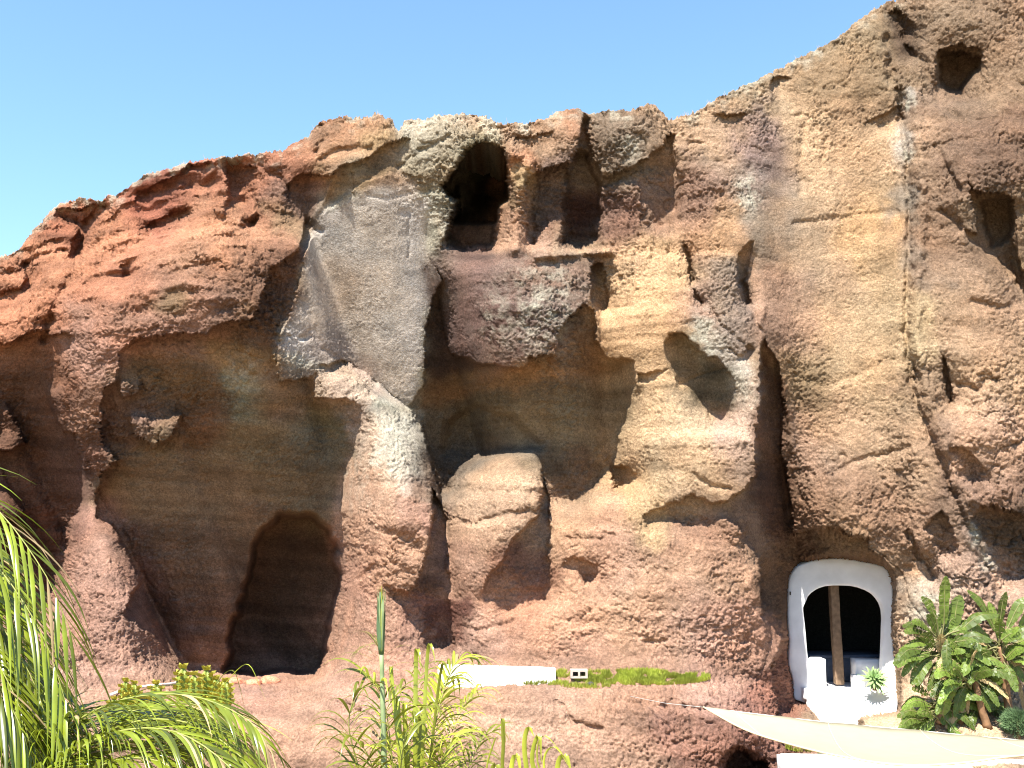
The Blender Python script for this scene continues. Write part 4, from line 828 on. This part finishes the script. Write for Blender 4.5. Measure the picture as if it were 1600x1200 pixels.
# palm at the left edge
b0 = at(-330, 1500, 7.0); root = empty('palm', Vector((b0.x, b0.y, 0)), label='tall feathery palm reaching in from the left edge', cat='palm'); acc = []
palm_trunk(root, b0, b0.z, .09)
S_ = (b0.x, b0.y, b0.z)
def rr_(*pts): return [(-330, 1500, 7.0)] + list(pts)
F1 = [[(-330,1500,7.0),(-330,900,7.2),(-190,745,7.0),(-40,770,6.8),(60,880,6.6),(120,1010,6.5)], [(-330,1500,7.0),(-300,950,6.9),(-170,800,6.8),(-40,850,6.6),(60,980,6.4),(110,1120,6.3)],
      [(-330,1500,7.0),(-290,1000,7.1),(-160,880,6.9),(-40,930,6.7),(50,1060,6.5),(90,1200,6.4)], [(-330,1500,7.0),(-300,900,7.5),(-180,790,7.6),(-60,820,7.6),(40,940,7.5),(90,1060,7.4)],
      [(-330,1500,7.0),(-260,1100,6.8),(-150,980,6.6),(-50,1010,6.4),(30,1130,6.2),(60,1260,6.2)], [(-330,1500,7.0),(-280,1050,7.3),(-150,930,7.4),(-30,960,7.4),(70,1070,7.2),(130,1190,7.1)],
      [(-330,1500,7.0),(-260,1200,7.1),(-140,1080,7.1),(-20,1090,6.9),(70,1180,6.8),(120,1300,6.8)], [(-330,1500,7.0),(-300,1000,7.8),(-190,860,7.9),(-80,880,7.9),(0,980,7.8),(50,1110,7.7)]]
F1 += [[(x + dx, y + dy, Y_ + dY) for x, y, Y_ in q] for q, dx, dy, dY in ((F1[0], -40, 40, .3), (F1[2], -30, 20, -.2), (F1[5], 10, 40, -.2))]
for q in F1: frond(root, q, 30, .98, .030, .75, M_PALM, .010, .34, (-1, 1), 1.7, .05, stuff_acc=acc, twist=.5, end_len=.65)
flush(root, acc, M_PALM)
# low palm, lower left
b0 = at(-20, 1420, 6.6); root = empty('palm', Vector((b0.x, b0.y, 0)), label='low arching palm with dense drooping fronds at the bottom left', cat='palm'); acc = []
palm_trunk(root, b0, b0.z, .08)
B_ = (-20, 1420, 6.6)
F2 = [[B_,(60,1190,6.5),(160,1105,6.3),(280,1085,6.2),(380,1120,6.0),(430,1180,5.9)], [B_,(80,1230,6.7),(190,1125,6.8),(300,1100,6.9),(390,1150,7.0)], [B_,(40,1260,6.4),(140,1160,6.1),(260,1140,5.9),(360,1200,5.7),(410,1290,5.6)],
      [B_,(20,1220,6.8),(90,1130,7.0),(180,1110,7.2),(280,1160,7.3),(340,1240,7.3)], [B_,(60,1290,6.3),(150,1200,6.0),(250,1190,5.8),(330,1260,5.7)], [B_,(-20,1220,6.5),(30,1150,6.5),(110,1150,6.4),(190,1230,6.3)],
      [B_,(30,1280,6.9),(120,1180,7.2),(220,1160,7.4),(330,1210,7.5),(380,1290,7.5)], [B_,(0,1300,6.2),(60,1210,6.0),(150,1220,5.9),(230,1300,5.8)], [B_,(60,1260,7.0),(200,1150,7.2),(330,1130,7.3),(410,1190,7.3)]]
F2 += [[(x + dx, y + dy, Y_ + dY) for x, y, Y_ in q] for q, dx, dy, dY in ((F2[0], -30, 25, .25), (F2[1], -25, 18, -.2), (F2[2], 20, -14, .2), (F2[8], -40, 30, -.15))]
for q in F2: frond(root, q, 40, .60, .022, .85, M_PALM, .010, .22, (-1, 1), 1.4, .1, stuff_acc=acc, twist=.5)
for pts in ([(300,1110,6.4),(345,1075,6.4),(375,1043,6.4),(390,1040,6.4),(403,1065,6.4),(415,1095,6.4)], [(330,1080,6.5),(352,1052,6.5),(366,1050,6.5),(376,1080,6.5),(384,1115,6.5)], [(330,1100,6.3),(380,1120,6.3),(430,1140,6.3),(456,1157,6.3)]):
    P = catmull([at(*q) for q in pts], 14); v, f = strip(P, .016, Vector((.3, .9, .1)), .3, lambda t: max(.08, (1 - t) * 1.2)); mesh_obj('leaflet', v, f, M_PALM2, root, True)
flush(root, acc, M_PALM)

# centre palm with its unopened spear
b0 = at(650, 1560, 8.5); root = empty('palm', Vector((b0.x, b0.y, 0)), label='young yellow-green palm with an upright unopened spear at bottom centre', cat='palm'); acc = []
palm_trunk(root, b0, b0.z, .07)
B_ = (650, 1560, 8.5)
F3 = [([B_,(650,1330,8.4),(672,1180,8.5),(690,1090,8.6),(712,1035,8.7),(740,1025,8.8)], 52, .46, (-1, 1)), ([B_,(655,1330,8.8),(690,1200,9.1),(715,1120,9.3),(745,1080,9.4)], 34, .46, (-1, 1)),
      ([B_,(625,1330,8.3),(612,1180,8.2),(598,1090,8.1),(570,1050,8.0)], 22, .60, (-1, 1)), ([B_,(660,1320,8.2),(680,1220,8.0),(705,1160,7.9),(740,1140,7.9)], 22, .42, (-1, 1)),
      ([B_,(640,1340,8.6),(640,1180,8.8),(648,1090,9.0),(665,1035,9.2)], 20, .42, (-1, 1)), ([B_,(610,1380,8.2),(595,1260,8.0),(575,1180,7.8),(545,1150,7.7)], 16, .5, (-1, 1))]
F3 += [([B_,(600,1350,8.3),(560,1200,8.1),(545,1130,8.0),(560,1080,8.0),(590,1070,8.1)], 18, .5, (-1, 1)), ([B_,(670,1340,8.5),(720,1230,8.6),(750,1160,8.7),(775,1140,8.7)], 22, .42, (-1, 1)),
       ([B_,(630,1340,8.0),(625,1220,7.8),(640,1130,7.7),(680,1095,7.6)], 20, .42, (-1, 1)), ([B_,(650,1350,8.9),(660,1180,9.2),(690,1070,9.4),(720,1060,9.6)], 22, .5, (-1, 1)), ([B_,(600,1370,8.5),(590,1220,8.7),(600,1120,8.9),(630,1070,9.0)], 22, .45, (-1, 1))]
for q, n_l, ln, sdz in F3: frond(root, q, n_l, ln * 1.3, .026, 1.3, M_PALM2, .009, .36, sdz, .7, .3, stuff_acc=acc, twist=.5)
# upright broad leaves in the heart
for x0, x1, y1, w_ in ((640, 612, 1045, .030), (648, 650, 1018, .034), (652, 668, 1010, .028), (645, 632, 1100, .034), (640, 622, 1090, .032), (655, 688, 1040, .022), (640, 600, 1110, .02), (648, 655, 1120, .05), (642, 628, 1150, .05)):
    P = catmull([at(x0, 1330, 8.3), at((x0 + x1) / 2, (1330 + y1) / 2 + 10, 8.25 + random.uniform(-.2, .1)), at(x1, y1 + 14, 8.25), at(x1 + (x1 - 640) * .12 + 3, y1, 8.2), at(x1 + (x1 - 640) * .3 + 4, y1 + 26, 8.15)], 14)
    v, f = strip(P, w_, Vector((1, .2, 0)), .4, lambda t: max(.1, min(1, (1 - t) * 3))); mesh_obj('heart_leaf', v, f, M_PALM2, root, True)
fr = frond(root, [B_,(600,1250,8.1),(597,1100,8.1),(592,1012,8.1),(560,1012,8.1)], 7, .42, .010, 1.1, M_PALM, .005, .86, (-1, 1), 1.0, .1, stuff_acc=acc)
flush(root, acc, M_PALM2)
P = catmull([at(600, 1450, 8.0), at(600, 1200, 8.0), at(598, 1100, 8.0), at(596, 1020, 8.0)], 12)
v, f = lathe_tube(P, [.026 - .0008 * i for i in range(13)], 10); sp_ = mesh_obj('spear', v, f, M_SPEAR, root, True)
P = catmull([at(596, 1022, 8.0), at(595, 990, 8.0), at(595, 960, 8.0), at(594, 925, 8.0)], 8)
v, f = lathe_tube(P, [.02, .026, .03, .033, .034, .03, .024, .016, .004], 8); mesh_obj('spear_core', v, f, M_SPEARD, root, True)
for k in range(26):
    an = k * 2.4; x = 596 + 6.5 * math.cos(an) * (1 if k % 3 else .6); P = [at(596 + 3 * math.cos(an), 1018 - random.uniform(0, 12), 8 + .02 * math.sin(an)), at(x, 970, 8 + .035 * math.sin(an)), at(x + random.uniform(-1, 1), 945, 8 + .035 * math.sin(an)), at(x + random.uniform(-2, 2), 914 + random.uniform(0, 22), 8 + .03 * math.sin(an))]
    v, f = strip(catmull(P, 6), .0085, Vector((math.sin(an), math.cos(an), 0)), .5, lambda t: max(.15, min(1, (1 - t) * 3))); mesh_obj('spear_tip', v, f, M_SPEAR if k % 3 else M_PALM2, root, True)

# fourth palm: only the leaf tips rise at the bottom
b0 = at(850, 1500, 7.6); root = empty('palm', Vector((b0.x, b0.y, 0)), label='palm showing only a few upright leaf tips, right of the centre palm', cat='palm'); palm_trunk(root, b0, b0.z, .07)
for pts, w_ in (([(840,1500),(790,1250),(787,1160),(786,1122),(790,1160)], .028), ([(845,1500),(830,1260),(820,1170),(826,1138),(834,1150)], .036), ([(850,1500),(850,1260),(832,1190),(842,1150),(846,1190)], .034), ([(850,1500),(860,1280),(850,1190),(868,1168),(890,1200)], .018),
                ([(850,1500),(880,1280),(872,1200),(884,1182),(894,1215)], .04), ([(850,1500),(820,1300),(800,1210),(808,1180),(816,1230)], .036), ([(840,1500),(780,1300),(760,1215),(772,1160),(778,1150)], .014), ([(850,1500),(870,1300),(840,1190),(850,1150),(880,1178)], .012), ([(850,1500),(800,1300),(768,1225),(776,1195),(790,1230)], .036)):
    P = catmull([at(x, y, 7.6) for x, y in pts], 18); v, f = strip(P, w_, Vector((1, .4, 0)), .5, lambda t: max(.15, min(1, (1 - t) * 4))); mesh_obj('leaflet', v, f, M_PALM2, root, True)

# column cactus clumps behind the low palm
def cactus(label, cols, Yc, grp):
    b0 = at(sum(c[0] for c in cols) / len(cols), 1260, Yc); root = empty('column_cactus', b0, label=label, cat='cactus', group=grp)
    for x, yt, r, yb in cols:
        yy_ = Yc + random.uniform(-.25, .25); P = catmull([at(x + random.uniform(-6, 6), yb, yy_), at(x, (yb + yt) / 2, yy_), at(x, yt, yy_)], 10); vs_, fs = [], []
        n = 12; R0 = r * yy_ / FPX
        for i, p in enumerate(P):
            t = i / 10; rad = R0 * (1 if t < .82 else math.sqrt(max(.02, 1 - ((t - .82) / .18) ** 2)))
            for k in range(n): an = 2 * math.pi * k / n; q = rad * (1 if k % 2 else .66); vs_.append(p + Vector((math.cos(an) * q, math.sin(an) * q, 0)))
        for i in range(10):
            for k in range(n): a_ = i * n + k; b_ = i * n + (k + 1) % n; fs.append((a_, b_, b_ + n, a_ + n))
        fs.append(tuple(10 * n + k for k in range(n)))
        st_ = mesh_obj('stem', vs_, fs, M_CACT, root, False)
        acc_ = []
        for i in range(6, 11):       # yellow spine crests on the ribs near the tip
            for k in range(1, n, 2):
                p = vs_[i * n + k]; c_ = P[i]; o_ = (p - c_); o_ = o_.normalized() if o_.length > 1e-5 else Vector((0, 0, 1))
                for _ in range(3):
                    q = p + Vector((random.uniform(-.2, .2), random.uniform(-.2, .2), random.uniform(-.4, .6))) * R0 * .5; w2 = R0 * random.uniform(.26, .46)
                    acc_.append(([q - Vector((w2, 0, 0)), q + Vector((w2, 0, 0)), q + o_ * w2 * 1.5 + Vector((0, 0, w2)), q + Vector((0, -w2, w2))], [(0, 1, 2), (0, 1, 3), (0, 2, 3), (1, 2, 3)]))
        v, f = merge(acc_); mesh_obj('spine_crest', v, f, M_CACTY, st_, kind='stuff')
cactus('taller clump of upright column cacti with yellow crests, in front of the dark hollow', [(286,1043,10,1150),(303,1054,9,1150),(322,1046,10,1150),(338,1060,9,1150),(352,1064,9,1150),(294,1078,9,1150),(314,1084,9,1150),(332,1088,9,1150)], 10.5, 'yellow crested cactus clumps')
cactus('lower clump of short bright yellow column cacti above the low palm', [(196,1064,8,1150),(210,1068,8,1150),(244,1068,9,1150),(178,1092,8,1150),(198,1086,8,1150),(216,1086,9,1150),(234,1092,8,1150),(164,1114,8,1150),(206,1100,8,1150)], 10.2, 'yellow crested cactus clumps')

# paddle-leaved plants on the right
def paddle(root, p0, p1, p2, width, mat, torn=.5, fold=.35, stalk=.4):
    """leaf: stalk from p0 to p1, blade from p1 arching to p2"""
    mid = p1.lerp(p2, .5) + Vector((0, 0, (p2 - p1).length * .16)); P = catmull([p1, mid, p2], 18)
    S0 = catmull([p0, p0.lerp(p1, .5) + Vector((0, 0, .03)), p1], 8); v, f = lathe_tube(S0 + P[1:15], [.016] * 9 + [.011 - .0006 * i for i in range(14)], 5)
    side = (P[9] - P[0]).cross(Vector((random.uniform(-.5, .5), random.uniform(-1, -.45), random.uniform(.4, .9)))).normalized()
    vs_, fs = [], []
    for s_ in (-1, 1):
        gap = 0
        for i in range(18):
            t = (i + .5) / 18
            if random.random() < torn * .22: gap = random.uniform(-.25, .45)
            wq = lambda u: width * .5 * (math.sin(math.pi * min(1, max(0, u * .93 + .05))) ** .55)
            a_, b_ = P[i], P[i + 1]; tg = (b_ - a_).normalized(); q = tg.cross(side)
            w0, w1 = wq(i / 18), wq((i + 1) / 18); r0 = random.uniform(.86, 1.04) if torn > .2 else 1; gap_ = gap * random.uniform(.5, 1); cut = .92 if random.random() < torn * .6 else 1.0
            dro = Vector((0, 0, -1)) * (fold + max(0, gap_)) ; o0 = (side * s_ + dro * .55 + tg * .25).normalized()
            b2 = a_.lerp(b_, cut); k0 = len(vs_)
            wav = q * .012 * math.sin(i * 1.7)
            vs_ += [a_, a_ + o0 * w0 * .55 * r0 + wav, a_ + (o0 + Vector((0, 0, -.25 * (fold + .4 * torn)))) * w0 * r0, b2 + (o0 + Vector((0, 0, -.25 * (fold + .4 * torn)))) * w1 * r0, b2 + o0 * w1 * .55 * r0 + wav, b_]
            fs += [(k0, k0 + 1, k0 + 4, k0 + 5), (k0 + 1, k0 + 2, k0 + 3, k0 + 4)]
    lf = mesh_obj('leaf', vs_, fs, mat, root, False); mesh_obj('midrib', v, f, M_STALK, lf, True)
def paddle_plant(label, trunk, crown, leaves, Yp, dry=()):
    base_ = at(*trunk[0]); root = empty('bird_of_paradise_plant', base_, label=label, cat='plant', group='paddle leaved plants by the doorway')
    P = catmull([at(*q) for q in trunk], 10); v, f = lathe_tube([p + mnoise.noise_vector(p * 5) * .02 for p in P], [.085 - .003 * i for i in range(11)], 9); mesh_obj('stem', v, f, M_STEM, root, True)
    top = P[-1]; tx, ty = trunk[-1][0], trunk[-1][1]
    for k in range(38):
        an = random.uniform(-3.0, -.15) if k % 3 else random.uniform(.1, 3.0); r1 = random.uniform(14, 34); r2 = r1 + random.uniform(34, 52); dy = random.uniform(-.5, .45)
        paddle(root, top + Vector((random.uniform(-.05, .05), random.uniform(-.05, .05), random.uniform(-.4, .05))), at(tx + r1 * math.cos(an), ty + 8 + 26 * (k % 3 == 1) + r1 * math.sin(an), Yp + dy * .5), at(tx + r2 * math.cos(an), ty + 14 + 30 * (k % 3 == 1) + r2 * .85 * math.sin(an) + 12 * abs(math.cos(an)), Yp + dy - .1), random.uniform(.17, .27), M_BANANA if k % 17 else M_DRY, 1.1)
    for (x1, y1, d1), (x2, y2, d2), w_ in leaves:
        paddle(root, top + Vector((random.uniform(-.04, .04), random.uniform(-.04, .04), random.uniform(-.1, .05))), at(x1, y1, Yp + d1), at(x2, y2, Yp + d2), w_, M_BANANA)
    for (x1, y1, d1), (x2, y2, d2), w_ in dry:
        paddle(root, top, at(x1, y1, Yp + d1), at(x2, y2, Yp + d2), w_, M_DRY, .9, .8)
YP = min(depth_at(1450, 1060), depth_at(1500, 1060), depth_at(1560, 1060)) - .9
print('YP', YP)
paddle_plant('torn paddle-leaved plant nearest the white doorway, with an upright top leaf', [(1500,1150,YP),(1498,1100,YP),(1478,1030,YP),(1470,1000,YP)], None,
    [((1475,975,0),(1478,900,-.1),.26),((1462,965,-.1),(1440,932,-.2),.18),((1490,985,.1),(1500,930,.1),.28),((1455,985,0),(1410,978,-.1),.2),((1500,985,-.1),(1560,960,-.2),.26),((1460,1010,0),(1405,1016,-.2),.22),
     ((1495,1005,-.2),(1550,1000,-.4),.26),((1465,1020,.1),(1420,1040,0),.22),((1490,1030,-.1),(1540,1040,-.4),.24),((1450,1000,.2),(1425,1005,.2),.18),((1480,1000,-.3),(1480,1050,-.5),.22),((1485,990,0),(1530,975,.2),.26),((1470,1040,-.1),(1450,1080,-.2),.18),((1476,1010,.3),(1450,960,.4),.22)], YP,
    [((1480,1030,-.2),(1490,1085,-.3),.16),((1465,1040,0),(1432,1075,-.1),.13),((1490,1060,0),(1492,1110,0),.14),((1450,1015,-.1),(1402,1024,-.2),.09)])
paddle_plant('larger paddle-leaved plant at the right edge with a leaning brown stem', [(1585,1160,YP),(1575,1100,YP),(1568,1040,YP),(1562,1010,YP)], None,
    [((1555,985,0),(1512,922,-.1),.24),((1562,975,0),(1572,925,0),.28),((1575,980,.1),(1612,930,.1),.24),((1548,1000,-.1),(1500,985,-.3),.26),((1578,1000,-.1),(1640,985,-.2),.28),((1560,985,.2),(1545,940,.3),.24),((1580,1010,0),(1630,1035,-.2),.24),
     ((1545,1015,-.1),(1505,1030,-.3),.24),((1565,1000,-.3),(1595,990,-.5),.26),((1570,1020,.2),(1610,1060,.2),.22),((1590,990,.3),(1640,940,.3),.24),((1550,1050,0),(1545,1075,-.4),.2)], YP + .1,
    [((1580,1040,-.1),(1596,1035,-.3),.12),((1555,1040,0),(1535,1018,-.2),.1),((1590,1060,.1),(1600,1110,.1),.16)])
paddle_plant('low paddle-leaved plant with a slanting stem between the two bigger ones', [(1545,1140,YP - .2),(1535,1110,YP - .2),(1524,1070,YP - .2),(1514,1045,YP - .2)], None,
    [((1515,1030,0),(1500,1000,0),.2),((1530,1035,-.1),(1570,1040,-.2),.2),((1505,1045,-.1),(1470,1040,-.2),.2),((1525,1070,.2),(1560,1095,0),.26),((1500,1050,.2),(1490,1090,.1),.2),((1520,1040,.2),(1540,1005,.2),.22),((1510,1075,.4),(1480,1090,.3),.26),((1540,1070,.4),(1575,1060,.4),.26)], YP - .2,
    [((1505,1060,0),(1482,1100,-.1),.13),((1516,1060,.1),(1512,1115,.1),.12)])
paddle_plant('short paddle-leaved sucker growing at the foot of the plant nearest the doorway', [(1470,1130,YP - .1),(1470,1118,YP - .1),(1470,1108,YP - .1),(1470,1098,YP - .1)], None,
    [((1450,1085,0),(1425,1075,-.1),.2),((1480,1080,0),(1500,1065,-.2),.22),((1465,1075,.1),(1455,1050,.1),.2)], YP - .1)
paddle_plant('dense stemless tuft of broad leaves filling the shade between the two bigger paddle-leaved plants', [(1530,1140,YP + .2),(1530,1125,YP + .2),(1530,1105,YP + .2),(1530,1085,YP + .2)], None,
    [((1520,1060,0),(1505,1035,-.1),.24),((1545,1060,0),(1560,1030,-.1),.24)], YP + .2)
# fine-needled shrub at the right edge
def tufts(name, px, py, Yq, rx, rz, n, ln, mat, label, cat):
    c = at(px, py, Yq); acc_ = []
    for _ in range(n):
        d_ = Vector((random.gauss(0, 1), random.gauss(0, 1), random.gauss(0, 1) + .3)).normalized(); r = random.random() ** .4
        lump = .8 + .35 * mnoise.noise(d_ * 2.3 + Vector((px, 0, 0)))
        p = c + Vector((d_.x * rx, d_.y * rx, d_.z * rz)) * r * lump; e = (d_ + Vector((random.uniform(-.6, .6), random.uniform(-.6, .6), random.uniform(0, .8)))).normalized() * ln * random.uniform(.6, 1.2)
        s_ = e.orthogonal().normalized() * ln * .09; acc_.append(([p - s_, p + s_, p + e], [(0, 1, 2)]))
    v, f = merge(acc_); root = empty(name, c - Vector((0, 0, rz)), label=label, cat=cat); o = mesh_obj('foliage', v, f, mat, root); v, f = lathe_tube([c - Vector((0, 0, rz * 1.3)), c], [.04, .02]); mesh_obj('stem', v, f, M_STEM, root)
tufts('needle_shrub', 1590, 1128, YP - .5, .38, .30, 6000, .07, M_NEEDLE, 'small fine-leaved grey-green shrub at the right edge above the sail', 'shrub')
# grass and creepers
def grass_patch(name, spots, n, h, mat, spread=1.0):
    acc_ = []; tot = sum(s_[4] for s_ in spots)
    for px, py, rx, ry, wt in spots:
        for _ in range(int(n * wt / tot)):
            an = random.uniform(0, 6.283); r = random.random() ** .55; x = px + rx * r * math.cos(an); y = py + ry * r * math.sin(an)
            if mnoise.noise(Vector((x * .06, y * .12, 0))) < -.27: continue
            p = on(x, y, .01); hh = h * random.uniform(.4, 1.2); e = Vector((random.uniform(-.5, .5), random.uniform(-.9, .2), 1)) * hh; s_ = Vector((random.uniform(.3, 1), random.uniform(-.5, .5), 0)) * hh * .12
            acc_.append(([p - s_, p + s_, p + e * .6 + s_ * .6, p + e], [(0, 1, 2), (0, 2, 3)]))
    v, f = merge(acc_); mesh_obj(name, v, f, mat, kind='stuff')
grass_patch('grass', [(1010,1062,95,9,5),(940,1058,50,9,2.5),(1060,1061,50,6,2),(995,1052,50,5,1.5),(850,1068,40,3,.7),(915,1072,40,4,.5),(878,1054,12,6,.3),(1090,1057,20,4,.3)], 20000, .075, M_GRASS)
grass_patch('green_creeper', [(1255,1168,28,7,2),(1290,1178,16,5,1),(1240,1162,12,5,.5)], 2200, .09, M_GRASS)
acc_ = []
for _ in range(900):
    x = random.choice((random.uniform(1040, 1390), random.uniform(480, 900), random.uniform(60, 480))); a0 = float(px2ab(x, 150)[0]); i = int(np.argmin(np.abs(am - a0)))
    p = Vector((X[0, i], Y[0, i] + random.uniform(0, .25), Z[0, i] - .03)); hh = random.uniform(.04, .12) * (1.5 if mnoise.noise(Vector((x * .05, 0, 0))) > .15 else .6)
    e = Vector((random.uniform(-.6, .6), random.uniform(-.4, .4), 1)) * hh; s_ = Vector((.006, 0, 0)); acc_.append(([p - s_, p + s_, p + e], [(0, 1, 2)]))
v, f = merge(acc_); mesh_obj('dry_rim_grass', v, f, M_DRY, kind='stuff')
print('tris', sum(len(o.data.polygons) for o in scene.objects if o.type == 'MESH'))
